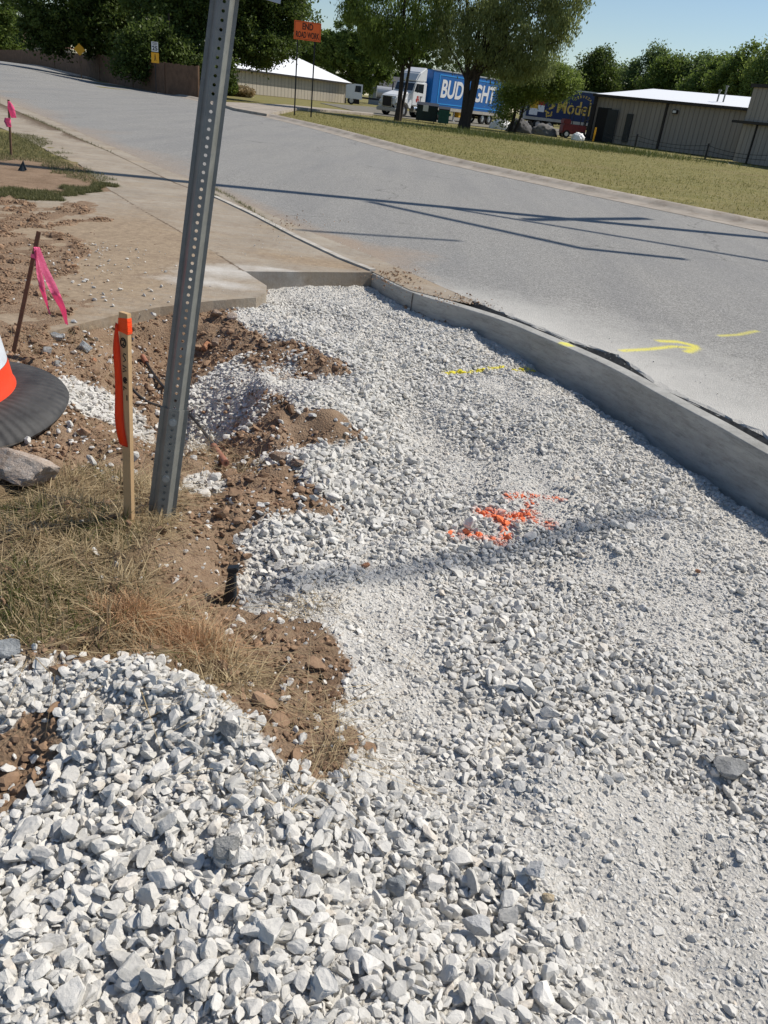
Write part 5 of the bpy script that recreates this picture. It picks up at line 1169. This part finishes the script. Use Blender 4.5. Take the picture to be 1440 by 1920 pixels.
mb.box((-4.30, (yn+yw)/2, 1.49), (.05, 1.2, .05)); mb.box((-4.30, (yn+yw)/2, .68), (.05, 1.2, .05)); mb.build('grille_frame', 'chrome', gr_)
mb = MB(); mb.box((-4.34, (yn+yw)/2, .48), (.22, yw-yn-.02, .30), bev=.06); mb.build('bumper', 'aluminium', TK)
for y_ in (yn+.22, yw-.22):
    mb = MB(); mb.box((-4.17, y_, .95), (.12, .30, .20), bev=.04); mb.build('headlight', 'chrome', TK)
# glass follows the raked windscreen
import mathutils
rk = math.atan2(.30, .73); mb = MB()
for y0, y1 in ((yn+.14, 1.24), (1.31, yw-.14)): mb.box((-2.225, (y0+y1)/2, 2.40), (.02, y1-y0, .62), Matrix.Rotation(.39, 3, 'Y'), bev=.008)
mb.build('windscreen', 'glass_dark', TK)
for ya, yb_ in ((yn-.012, yn+.02), (yw-.02, yw+.012)):
    mb = MB(); side(mb, [(-1.98,2.68),(-2.22,2.06),(-1.0,1.98),(-1.0,2.68)], ya, yb_); mb.build('side_window', 'glass_dark', TK)
mb = MB(); side(mb, [(-.92,1.02),(-.92,2.74),(-2.05,2.74),(-2.30,2.05),(-2.30,1.02)], yn-.008, yn+.004); dr_ = mb.build('door', 'truck_white', TK)
mb = MB(); mb.box((-1.15, yn-.03, 1.72), (.16, .03, .04)); mb.build('handle', 'dark_metal', dr_)
mb = MB(); mb.box((-1.75, yn-.014, 1.50), (.16, .012, .50), Matrix.Rotation(.25, 3, 'Y')); mb.box((-1.52, yn-.014, 1.50), (.07, .012, .50)); mb.box((-1.70, yn-.016, 1.45), (.40, .012, .09)); mb.build('door_emblem', 'decal_red', dr_)
mb = MB(); mb.box((-1.30, yn-.014, 1.50), (.09, .012, .50)); mb.build('door_stripe', 'ink', dr_)
mb = MB(); side(mb, [(-.50,2.85),(-.50,3.95),(-.75,3.98),(-1.5,3.55),(-2.0,2.85)], yn+.12, yw-.12); bmesh.ops.recalc_face_normals(mb.bm, faces=mb.bm.faces); bmesh.ops.bevel(mb.bm, geom=mb.bm.edges[:], offset=.10, segments=3, affect='EDGES'); mb.build('wind_deflector', 'truck_white', TK)
mb = MB(); mb.box((-2.15, yn-.30, 2.30), (.10, .10, .62), bev=.02); mb.tube([(-2.1, yn, 2.65), (-2.15, yn-.3, 2.65)], .02, 6); mb.build('mirror', 'dark_metal', TK)
mb = MB(); mb.box((-2.15, yw+.30, 2.30), (.10, .10, .62), bev=.02); mb.tube([(-2.1, yw, 2.65), (-2.15, yw+.3, 2.65)], .02, 6); mb.build('mirror', 'dark_metal', TK)
mb = MB(); mb.cyl((-1.35, yn+.30, .72), .30, 1.3, 'X', 24); mb.build('fuel_tank', 'chrome', TK)
mb = MB(); mb.box((-1.0, 1.27, .78), (5.8, .85, .22)); mb.build('chassis', 'dark_metal', TK)
wheel(TK, -3.28, yn+.18, .50, .28); wheel(TK, -3.28, yw-.18, .50, .28)
for x_ in (.55, 1.75): wheel(TK, x_, yn+.22, .50, .5); wheel(TK, x_, yw-.22, .50, .5)
# second trailer
e0 = Vector((*pd(980, 93), 0)); e1 = Vector((*pd(1145, 96), 0)); dv = (e1-e0).normalized(); ang = math.atan2(dv.y, dv.x); L2 = (e1-e0).length
T2 = empty('box_trailer', e0, ang, 'navy drinks trailer with gold lettering standing behind the warehouse corner', 'trailer')
zb = 1.15; zt_ = 4.0
mb = MB(); mb.box((L2/2, wT/2, (zb+zt_)/2), (L2, wT, zt_-zb), bev=.04); mb.build('box_body', 'trailer_navy', T2)
mb = MB(); mb.box((L2/2, -.0, zb-.12), (L2+.1, .12, .28)); mb.build('side_rail', 'rail_tan', T2)
mb = MB(); mb.box((L2/2, -.01, zt_+.03), (L2, .08, .12)); mb.box((-.06, .0, (zb+zt_)/2-.1), (.22, .14, zt_-zb+.3)); mb.build('corner_trim', 'aluminium', T2)
fr = lambda u: (u-980)/165*L2
tx = text('lettering', 'Modelo', 1.75, 'letter_gold', T2, (fr(1073), -.02, (zb+zt_)/2-.22), (math.pi/2, 0, 0), bold=.03)
w_now = max(v_.co.x for v_ in tx.data.vertices)-min(v_.co.x for v_ in tx.data.vertices); s_ = (fr(1112)-fr(1037))/w_now
for v_ in tx.data.vertices: v_.co.x *= s_
word = 'CERVEZA'
for k, ch in enumerate(word):
    a = (k-3)*.26; text('lettering', ch, .34, 'letter_gold', T2, (fr(1080)+1.15*math.sin(a), -.02, zt_-1.42+.95*math.cos(a)), (math.pi/2, a, 0), bold=.008)
mb = MB()
for (x_, z_, sx_, sz_, a) in [(1019,1.75,.55,.16,.4),(1025,2.15,.5,.18,-.4),(1025,1.45,.5,.14,-.3),(1027,1.6,.14,.5,.2),(1019,1.45,.14,.4,-.2),(1028,2.4,.35,.22,.1)]: mb.box((fr(x_), -.015, z_), (sx_, .02, sz_), Matrix.Rotation(a, 3, 'Y'), bev=.006)
mb.build('gold_emblem', 'letter_gold', T2)
for u_, cm_, lw in ((994, 'decal_amber', .95), (1007, 'decal_red', .75)):
    x_ = fr(u_); mb = MB(); mb.box((x_, -.012, 2.35), (lw, .02, 1.2), bev=.01); mb.box((x_, -.012, 3.15), (lw*.5, .02, .5)); mb.box((x_, -.012, 3.55), (lw*.28, .02, .5)); mb.build('bottle_picture', cm_, T2)
    mb = MB(); mb.box((x_, -.020, 1.65 if u_ < 1000 else 2.0), (lw*.95, .02, .62)); mb.build('bottle_label', 'letter_white', T2); mb = MB(); mb.box((x_, -.020, 3.25), (lw*.4, .02, .22)); mb.build('neck_label', 'letter_white', T2)
for x_ in (1.6, 2.85):
    for y_ in (.2, wT-.2): wheel(T2, x_, y_, .50, .3)
mb = MB(); mb.box((L2/2, wT/2, .86), (L2-.5, .9, .18)); mb.box((2.2, wT/2, .7), (2.3, 1.2, .2)); mb.build('chassis', 'dark_metal', T2)
# small tanker truck beyond the beige building
g0 = Vector((*pd(650, 118), 0)); TKR = empty('utility_truck', g0, math.radians(8), 'small distant white lorry with a shiny tank behind the beige building', 'truck')
mb = MB(); side(mb, [(-.2,.7),(-.2,2.3),(.9,2.5),(2.0,2.5),(2.0,.7)], 0, 2.1); mb.build('cab', 'truck_white', TKR)
mb = MB(); side(mb, [(.95,1.55),(1.05,2.3),(1.8,2.3),(1.8,1.55)], -.02, .02); mb.build('side_window', 'glass_dark', TKR)
mb = MB(); mb.box((5.4, 1, .95), (7.0, 1.0, .22)); mb.build('chassis', 'dark_metal', TKR)
mb = MB(); mb.cyl((5.6, 1.05, 1.85), .75, 3.2, 'X', 24); mb.build('tank', 'aluminium', TKR)
mb = MB(); mb.box((8.2, 1, 1.15), (1.5, 2.1, .5), bev=.06); mb.build('pump_deck', 'truck_white', TKR)
for x_ in (.6, 6.2, 7.3): wheel(TKR, x_, .15, .48, .28)
wheel(TKR, .6, 1.9, .48, .28); wheel(TKR, 6.2, 1.9, .48, .28)

# ------------------------------------------------------------------ bins and yard clutter
def bin_(u0, u1, D, h, mat, label, wedge=.0, lid=True):
    a = Vector((*pd(u0, D), 0)); b = Vector((*pd(u1, D), 0)); d = b-a; L = d.length; o = empty('dumpster', a, math.atan2(d.y, d.x), label, 'dumpster')
    mb = MB(); side2 = [(0, 0.08), (0, h*.86), (1.5, h), (1.5, .08)]
    bm = mb.bm; A_ = [bm.verts.new((0, p[0], p[1])) for p in side2]; B_ = [bm.verts.new((L, p[0], p[1])) for p in side2]; bm.faces.new(A_[::-1]); bm.faces.new(B_)
    for i in range(4): bm.faces.new((A_[i], A_[(i+1) % 4], B_[(i+1) % 4], B_[i]))
    mb.build('bin_body', mat, o)
    mb = MB(); mb.box((L/2, .75, h*.95), (L+.08, 1.62, .06), Matrix.Rotation(math.atan2(h*.14, 1.5), 3, 'X')); mb.build('lid', 'dark_metal', o)
    mb = MB()
    for x_ in np.linspace(.12, L-.12, 4): mb.box((x_, -.03, h*.42), (.07, .06, h*.72))
    mb.box((L/2, -.035, h*.80), (L, .07, .08)); mb.build('ribs', mat, o)
    mb = MB(); mb.box((-.06, .6, h*.6), (.12, .9, .16)); mb.box((L+.06, .6, h*.6), (.12, .9, .16)); mb.build('lift_sleeve', mat, o)
    for x_ in (.2, L-.2):
        mb = MB(); mb.cyl((x_, .3, .07), .07, .06, 'X', 12); mb.build('caster', 'tyre', o)
    return o, L
o, L = bin_(779, 818, 66.5, 1.28, 'bin_dark', 'long dark dumpster with a white notice beside the lorry')
mb = MB(); mb.box((L*.42, -.075, .95), (.40, .012, .42)); mb.build('notice', 'sign_white', o)
bin_(820, 840, 65.5, 1.15, 'bin_green', 'teal green dumpster right of the long dark one')
def lump(u, D, sx_, sy_, sz_, mat, label, seed, name='covered_pile', cat='pile'):
    rr = np.random.default_rng(seed); bm = bmesh.new(); bmesh.ops.create_icosphere(bm, subdivisions=4, radius=1); V = np.array([q.co[:] for q in bm.verts]); Fa = np.array([[q.index for q in f.verts] for f in bm.faces]); bm.free()
    V *= (1+.5*(fbm(V[:,0]*2+seed, V[:,1]*2+V[:,2]*2, 3.0, 4, seed)-.5))[:,None]*1.1; V *= np.array([sx_, sy_, sz_])*.85; V[:,2] = np.maximum(V[:,2], -.05)
    o = link(name, np_mesh(name, V, Fa, True), mat); p = pd(u, D); o.location = (p[0], p[1], 0); return tag(o, label, cat)
lump(972, 70, 1.1, .8, 1.0, 'tarp_grey', 'grey tarpaulin-covered pile between the two trailers', 5)
lump(1018, 71, 1.2, .8, .85, 'rock_pile_grey', 'lower rubble pile right of the tarpaulin-covered one', 6)
lump(938, 74, 1.0, .7, .8, 'white_roof', 'heap of crumpled white plastic behind the blue trailer wheels', 9, 'plastic_heap', 'heap')
lump(1083, 67.5, .55, .5, .55, 'white_roof', 'white plastic bag heap in front of the red machine', 8, 'plastic_heap', 'heap')
# small red forklift-like machine
p = pd(1052, 70); o = empty('lift_machine', (*p, 0), .15, 'dark red lift machine with an upright mast by the warehouse corner', 'machine')
mb = MB(); mb.box((1.0, .6, .65), (1.9, 1.1, .7), bev=.08); mb.box((.35, .6, 1.15), (.6, 1.0, .4), bev=.08); mb.build('body', 'red_machine', o)
mb = MB()
for y_ in (.2, 1.0): mb.box((2.1, y_, 1.3), (.10, .10, 2.5))
mb.box((2.1, .6, 2.5), (.1, .9, .1)); mb.box((2.1, .6, 1.4), (.1, .9, .1)); mb.build('mast', 'dark_metal', o)
mb = MB()
for x_, y_ in ((.75, .15), (.75, 1.05), (1.7, .15), (1.7, 1.05)): mb.box((x_, y_, 1.6), (.06, .06, 1.2))
mb.box((1.2, .6, 2.2), (1.1, 1.0, .06)); mb.build('overhead_guard', 'dark_metal', o)
for x_ in (.4, 1.7): wheel(o, x_, .1, .28, .2); wheel(o, x_, 1.1, .28, .2)
mb = MB(); mb.box((2.7, .35, .1), (1.1, .12, .05)); mb.box((2.7, .85, .1), (1.1, .12, .05)); mb.build('forks', 'dark_metal', o)
for i, (u, D, h) in enumerate([(1112, 69, 1.0)]):
    p = pd(u, D); mb = MB(); mb.cyl((0, 0, h/2), .07, h, seg=14); mb.bm.verts.ensure_lookup_table(); ob = mb.build('bollard', 'sign_yellow'); ob.location = (*p, 0); tag(ob, 'faded yellow bollard in front of the warehouse doorway', 'bollard')
# wire fence in front of the warehouse
ps = [pd(u, D) for u, D in ((1130, 68), (1190, 64), (1322, 58), (1450, 54))]
o = empty('wire_fence', (*ps[0], 0), 0, 'sagging wire strung between short dark posts before the warehouse', 'fence'); og = Vector((*ps[0], 0))
for p in ps[1:]:
    mb = MB(); mb.cyl((p[0]-og.x, p[1]-og.y, .45), .06, .95, seg=10); mb.build('fence_post', 'dark_metal', o)
for zz in (.75, .45):
    mb = MB(); pts = []
    for a, b in zip(ps[:-1], ps[1:]):
        for t in np.linspace(0, 1, 9)[:-1]: pts.append((a[0]+(b[0]-a[0])*t-og.x, a[1]+(b[1]-a[1])*t-og.y, zz-.35*4*t*(1-t)*(.6 if zz < .6 else 1)*.6+.05))
    mb.tube(pts, .014, 5); mb.build('wire', 'dark_metal', o)

# ------------------------------------------------------------------ trees
def tree(name, label, u, D, trunks, crown, nleaf, leaf, mat, seed, group=None, trunk_r=.3, loose=1., clump=.55, droop=0., limbs=14, per_=90):
    """trunks: list of (dx, dy, lean_x, top_z, r); crown: list of (dx, dy, z, rx, ry, rz, weight)"""
    rr = np.random.default_rng(seed); p = pd(u, D); zb = float(gz(p[0], p[1])[0]); o = empty(name, (p[0], p[1], zb), math.atan2(-p[0], p[1]), label, 'tree', group)
    mb = MB(); tops = []
    for (dx, dy, lx_, tz, r_) in trunks:
        pts = []; 
        for t in np.linspace(0, 1, 9): pts.append((dx+lx_*t**1.3+.12*math.sin(5*t+dx), dy+.1*math.sin(4*t), -.2+(tz+.2)*t))
        mb.tube(pts, [r_*(1.35 if t == 0 else 1)*(1-.72*t) for t in np.linspace(0, 1, 9)], 10, True); tops.append((pts, r_))
    W_ = np.array([c_[6] for c_ in crown], float); W_ /= W_.sum(); C_, S_ = [], []
    nleaf = int(nleaf*1.7); ncl = max(12, int(nleaf/per_))
    ce = rr.choice(len(crown), ncl, p=W_)
    d = rr.normal(size=(ncl, 3)); d /= np.linalg.norm(d, axis=1)[:,None]; rad = rr.uniform(.25, 1, ncl)**.45
    cr = np.array([c_[:6] for c_ in crown])[ce]; cc = cr[:,:3]+d*rad[:,None]*cr[:,3:6]
    # limbs reach some of the clumps
    pick = rr.choice(ncl, min(limbs, ncl), replace=False)
    for i in pick:
        pts, r_ = tops[rr.integers(len(tops))]; k = rr.integers(3, 8); s_ = Vector(pts[k]); e_ = Vector(cc[i]); 
        if e_.z < s_.z-1: k = 3; s_ = Vector(pts[3])
        mid = s_.lerp(e_, .5)+Vector((rr.normal()*.25, rr.normal()*.25, .25)); r1 = r_*(1-.09*k)*.42
        mb.tube([s_, s_.lerp(mid, .5)+Vector((0, 0, .1)), mid, mid.lerp(e_, .6), e_], [r1, r1*.8, r1*.6, r1*.4, r1*.18], 7, True)
    mb.build('trunk', 'bark', o, True)
    per = nleaf//ncl; n = per*ncl; cl = np.repeat(np.arange(ncl), per); cs = clump*rr.uniform(.6, 1.5, ncl)
    g = rr.normal(size=(n, 3))*np.array([1, 1, .75])*cs[cl][:,None]*.55*loose; g[:,2] -= droop*np.abs(rr.normal(size=n)); pos = cc[cl]+g
    a = rr.normal(size=(n, 3)); a /= np.linalg.norm(a, axis=1)[:,None]; b = np.cross(a, rr.normal(size=(n, 3))); b /= np.linalg.norm(b, axis=1)[:,None]; 
    if droop: a = a*.5+np.array([0, 0, -1.]); a /= np.linalg.norm(a, axis=1)[:,None]; b = np.cross(a, rr.normal(size=(n, 3))); b /= np.linalg.norm(b, axis=1)[:,None]
    sz = leaf*rr.uniform(.6, 1.3, n); el = 1.5 if not droop else 2.4
    V = np.stack([pos-a*(sz*el*.5)[:,None], pos+b*(sz*.42)[:,None], pos+a*(sz*el*.5)[:,None], pos-b*(sz*.42)[:,None]], 1).reshape(-1, 3)
    me = np_mesh('crown', V, np.arange(n*4).reshape(-1, 4)); t = np.clip(rr.beta(2, 2, ncl)[cl]*.6+rr.random(n)*.4, 0, 1); colattr(me, 'tint', np.repeat(np.c_[t, t], 4, 0)); link('crown', me, mat, o); return o
S = 1858.
def cz(u, v, D): return zat(u, v, D)
def cx_(u, u0, D): return (u-u0)*D*.90/FP
# A the big dark trees left of centre
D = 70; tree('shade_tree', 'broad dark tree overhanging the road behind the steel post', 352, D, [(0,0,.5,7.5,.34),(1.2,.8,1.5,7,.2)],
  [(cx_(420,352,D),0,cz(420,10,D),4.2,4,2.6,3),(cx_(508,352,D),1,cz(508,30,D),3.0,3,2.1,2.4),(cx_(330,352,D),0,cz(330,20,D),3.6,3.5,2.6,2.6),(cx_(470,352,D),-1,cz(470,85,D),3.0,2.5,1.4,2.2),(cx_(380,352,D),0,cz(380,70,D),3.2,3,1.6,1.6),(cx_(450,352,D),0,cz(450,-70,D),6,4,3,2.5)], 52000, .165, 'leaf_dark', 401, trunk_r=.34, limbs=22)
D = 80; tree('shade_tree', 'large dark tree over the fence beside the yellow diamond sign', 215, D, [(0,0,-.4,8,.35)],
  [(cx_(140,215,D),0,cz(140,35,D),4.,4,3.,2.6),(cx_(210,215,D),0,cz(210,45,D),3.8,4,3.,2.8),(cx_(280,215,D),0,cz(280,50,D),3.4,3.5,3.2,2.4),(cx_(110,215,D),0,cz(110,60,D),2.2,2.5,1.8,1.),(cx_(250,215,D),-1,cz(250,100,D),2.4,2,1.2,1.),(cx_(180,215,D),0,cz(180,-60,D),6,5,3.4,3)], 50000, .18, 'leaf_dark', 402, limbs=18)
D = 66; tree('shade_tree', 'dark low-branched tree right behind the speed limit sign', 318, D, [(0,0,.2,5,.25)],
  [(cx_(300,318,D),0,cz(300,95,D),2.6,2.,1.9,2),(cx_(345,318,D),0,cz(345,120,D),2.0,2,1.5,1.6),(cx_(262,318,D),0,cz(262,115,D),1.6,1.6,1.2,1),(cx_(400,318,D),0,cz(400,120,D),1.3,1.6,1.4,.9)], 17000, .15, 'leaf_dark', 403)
D = 140; tree('ivy_tree', 'tall ivy-covered tree at the far left edge', 4, D, [(0,0,0,12,.5)], [(cx_(8,4,D),0,cz(8,70,D),3.0,3,4.2,2),(cx_(2,4,D),0,cz(2,25,D),3.2,3,5.,2),(cx_(-30,4,D),0,cz(-30,40,D),5,3,8,2),(cx_(22,4,D),0,cz(22,80,D),1.4,2,2,.5)], 22000, .26, 'leaf_mid', 404, group=None)
D = 215; tree('distant_tree', 'small distant tree filling the gap between ivy tree and dark tree', 38, D, [(0,0,0,6,.4)], [(0,0,cz(38,72,D),4.5,4,3.6,2),(cx_(20,38,D),0,cz(20,60,D),4,4,4,1),(cx_(58,38,D),0,cz(58,80,D),2,2,2,.4)], 9000, .34, 'leaf_far', 405)
# B bushy trees behind the beige building
D = 135; tree('bushy_tree', 'rounded mid-green tree beyond the beige building', 668, D, [(0,0,0,7,.4)], [(cx_(645,668,D),0,cz(645,105,D),4.0,4,3.3,2),(cx_(685,668,D),0,cz(685,128,D),3.6,3,3.4,2),(cx_(615,668,D),0,cz(615,95,D),3.2,3,2.4,1.2),(cx_(670,668,D),0,cz(670,70,D),4,4,3,1.4)], 26000, .26, 'leaf_mid', 406)
D = 170; tree('bushy_tree', 'darker tree far behind the orange sign', 575, D, [(0,0,0,8,.4)], [(cx_(560,575,D),0,cz(560,92,D),6,4,4.4,2),(cx_(600,575,D),0,cz(600,95,D),4.5,4,3.,1.6),(cx_(730,575,D),0,cz(730,110,D),7,4,6,2.6),(cx_(790,575,D),0,cz(790,100,D),6,4,5,1.5)], 22000, .34, 'leaf_dark', 407)
# C the two feathery trees in front of the lorry
D = 62; tree('feathery_tree', 'thin feathery tree with a narrow double trunk before the white cab', 744, D, [(0,0,-.25,9,.20),(.15,.1,.9,9,.13)],
  [(cx_(690,744,D),0,cz(690,20,D),2.2,2.5,1.8,2),(cx_(760,744,D),0,cz(760,60,D),1.5,2,1.5,1.3),(cx_(720,744,D),0,cz(720,-40,D),3.2,3,2.,2),(cx_(790,744,D),0,cz(790,20,D),1.5,2,1.6,1.2),(cx_(650,744,D),0,cz(650,20,D),.9,1.2,.7,.4),(cx_(725,744,D),0,cz(725,95,D),1.4,1.5,1.0,.8),(cx_(700,744,D),0,cz(700,60,D),1.6,1.6,1.2,1)], 17000, .085, 'leaf_mid', 408, droop=.22, clump=.42, limbs=34, per_=75)
D = 61; tree('feathery_tree', 'wide feathery tree with a thick forked trunk before the blue trailer', 868, D, [(-.05,0,-.75,8,.30),(.12,.1,.95,9,.28),(.1,-.1,.2,9,.18)],
  [(cx_(960,868,D),0,cz(960,40,D),2.6,2.5,2.4,3),(cx_(1010,868,D),0,cz(1010,20,D),1.7,2,2.3,1.8),(cx_(880,868,D),0,cz(880,60,D),2.,2,1.8,1.8),(cx_(900,868,D),0,cz(900,-20,D),3,3,2.2,2),(cx_(830,868,D),0,cz(830,70,D),1.5,2,1.5,1.1),(cx_(970,868,D),0,cz(970,105,D),2.,2,1.3,1.8),(cx_(930,868,D),0,cz(930,115,D),1.6,1.6,1.1,1.1),(cx_(820,868,D),0,cz(820,20,D),1.4,2,1.6,.8),(cx_(1000,868,D),0,cz(1000,-40,D),2.4,2,1.8,1)], 32000, .085, 'leaf_willow', 409, droop=.25, clump=.45, limbs=44, per_=80)
D = 68; tree('small_tree', 'bright green low tree overlapping the navy trailer', 955, D, [(0,0,.3,4.5,.16),(.3,.1,1.2,4,.12)],
  [(cx_(1005,955,D),0,cz(1005,152,D),1.8,1.8,1.35,2.4),(cx_(1030,955,D),0,cz(1030,168,D),.8,1.0,.7,.8),(cx_(960,955,D),0,cz(960,165,D),1.5,1.5,1.3,1.6),(cx_(940,955,D),0,cz(940,190,D),.8,1.2,1.5,.9),(cx_(1040,955,D),0,cz(1040,150,D),1.0,1.2,.7,.8)], 17000, .105, 'leaf_light', 410, clump=.5, limbs=16)
# D tree line on the right
for i, (u, v, D, rx, rz, mt, lb) in enumerate([(1096,140,150,2.9,3.4,'leaf_dark','round nearly black-green tree left of the warehouse roof'),(1140,158,165,3.2,2.6,'leaf_far','low green tree right of the round dark one'),(1190,140,160,3.8,3.6,'leaf_far','pale tree peeking over the left part of the warehouse roof'),
   (1225,150,150,3.0,3.0,'leaf_mid','mid-green tree behind the middle of the warehouse roof'),(1275,150,150,3.8,3.2,'leaf_far','spreading tree left of the roof vents'),(1315,158,140,3.4,3.0,'leaf_mid','tree directly behind the roof vents'),(1360,150,130,3.2,3.6,'leaf_mid','upright shaggy tree right of the roof vents'),(1415,140,125,3.9,3.9,'leaf_light','spiky bright tree over the corner of the taller building'),(1480,150,120,4,4,'leaf_mid','tree at the far right edge behind the taller building'),
   (1040,160,180,3.,2.6,'leaf_far','faint tree between the feathery tree and the round dark one'),(905,120,190,6,5,'leaf_far','hazy tree seen through the feathery tree branches'),(1000,150,175,4,3,'leaf_far','low distant tree behind the bright green small tree')]):
    rx = rx*1.0; z_ = cz(u, v, D); tree('far_tree', lb, u, D, [(0,0,0,max(3, z_),.35)], [(0,0,z_,rx,rx,rz,3),(-rx*.8,0,z_-rz*.4,rx*.7,rx,rz*.6,1),(rx*.8,0,z_-rz*.3,rx*.7,rx,rz*.65,1),(0,0,z_*.45,rx*1.1,rx,z_*.45,2),(rx*.2,0,z_+rz*.6,rx*.5,rx*.5,rz*.6,.7)], 11000, .27, mt, 420+i, group='trees on the horizon behind the warehouse', clump=1.0, limbs=6)
# shrubs by the beige building's left end
def shrub(u, D, w_, h_, mat, label, seed):
    rr = np.random.default_rng(seed); p = pd(u, D); n = 5000; o = empty('shrub', (*p, float(gz(*p)[0])), 0, label, 'shrub')
    d = rr.normal(size=(n, 3)); d /= np.linalg.norm(d, axis=1)[:,None]; pos = d*rr.random(n)[:,None]**.4*np.array([w_, w_, h_/2])+np.array([0, 0, h_/2]); a = rr.normal(size=(n, 3))*.1; b = rr.normal(size=(n, 3))*.06
    V = np.stack([pos-a, pos-b, pos+a, pos+b], 1).reshape(-1, 3); me = np_mesh('foliage', V, np.arange(n*4).reshape(-1, 4)); t = rr.random(n); colattr(me, 'tint', np.repeat(np.c_[t, t], 4, 0)); link('foliage', me, mat, o)
    mb = MB()
    for k in range(6): a_ = k*1.05; mb.tube([(0, 0, -.05), (w_*.3*math.cos(a_), w_*.3*math.sin(a_), h_*.4), (w_*.7*math.cos(a_), w_*.7*math.sin(a_), h_*.8)], [.04, .03, .01], 5)
    mb.build('stems', 'bark', o)
shrub(425, 82, 1.0, 1.6, 'leaf_mid', 'green shrub at the left end of the beige wall', 451); shrub(452, 84, 1.3, .9, 'straw', 'brown twiggy shrub before the beige wall', 452)
shrub(385, 72, 1.6, 1.6, 'leaf_dark', 'dark shrub under the big shade tree', 453)

# ------------------------------------------------------------------ overhead lines and poles outside the view (lines added and thickened for their shadows on road and gravel)
def lift(q_, h): return Vector((q_[0]+SUNV.x/SUNV.z*h, q_[1]+SUNV.y/SUNV.z*h, h))
def line_between(a, b, h0, h1, rad, label, ext0=.0, ext1=.0):
    zq = -.16 if a[1] > 900 else 0.; a = np.array(P(*a, zq)); b = np.array(P(*b, zq)); d = b-a; a = a-d*ext0; b = b+d*ext1
    A_ = lift(a, h0); B_ = lift(b, h1); pts = [A_.lerp(B_, t) for t in np.linspace(0, 1, 13)]
    mb = MB(); mb.tube([p-A_ for p in pts], rad, 8); o = mb.build('shadow_line', 'black_cable', smooth=True); o.location = A_; tag(o, label, 'unseen overhead line', 'unseen overhead lines set for their shadows'); return A_, B_
c1_ = line_between((0,308), (1440,447), 9.6, 9.6, .16, 'unseen overhead line thickened to cast the long shadow across the road', .8, .6)
c2_ = line_between((850,392), (1440,490), 9.4, 9.0, .065, 'thinner unseen overhead cable set for a slanting shadow on the road', 0, .4)
c3_ = line_between((690,378), (1090,466), 9.6, 8.6, .075, 'unseen slanting line set for the shadow in the middle of the road', 0, .0)
c4_ = line_between((1090,466), (1280,486), 8.6, 8.6, .09, 'short unseen line carrying on the slanting shadow', 0, .0)
c5_ = line_between((560,432), (860,452), 10.5, 10.5, .05, 'unseen overhead line set for the faint shadow near the road edge', .0, .0)
c6_ = line_between((990,412), (1210,410), 9.9, 9.9, .13, 'short thick unseen piece added for its shadow on the road', .0, .0)
c7_ = line_between((560,1118), (1285,946), 10.0, 10.0, .030, 'unseen overhead cable set for the soft shadow across the gravel bed', .05, .02)
for A_, lb in ((c1_[0], 'wooden utility pole left of the view'), (c1_[1], 'wooden utility pole right of the view')):
    mb = MB(); h_ = A_.z+.5; mb.tube([(0, 0, 0), (0, 0, h_)], [.15, .10], 14); o = mb.build('utility_pole', 'pole_wood', None, True); o.location = (A_.x, A_.y, 0); tag(o, lb, 'utility pole', 'utility poles')
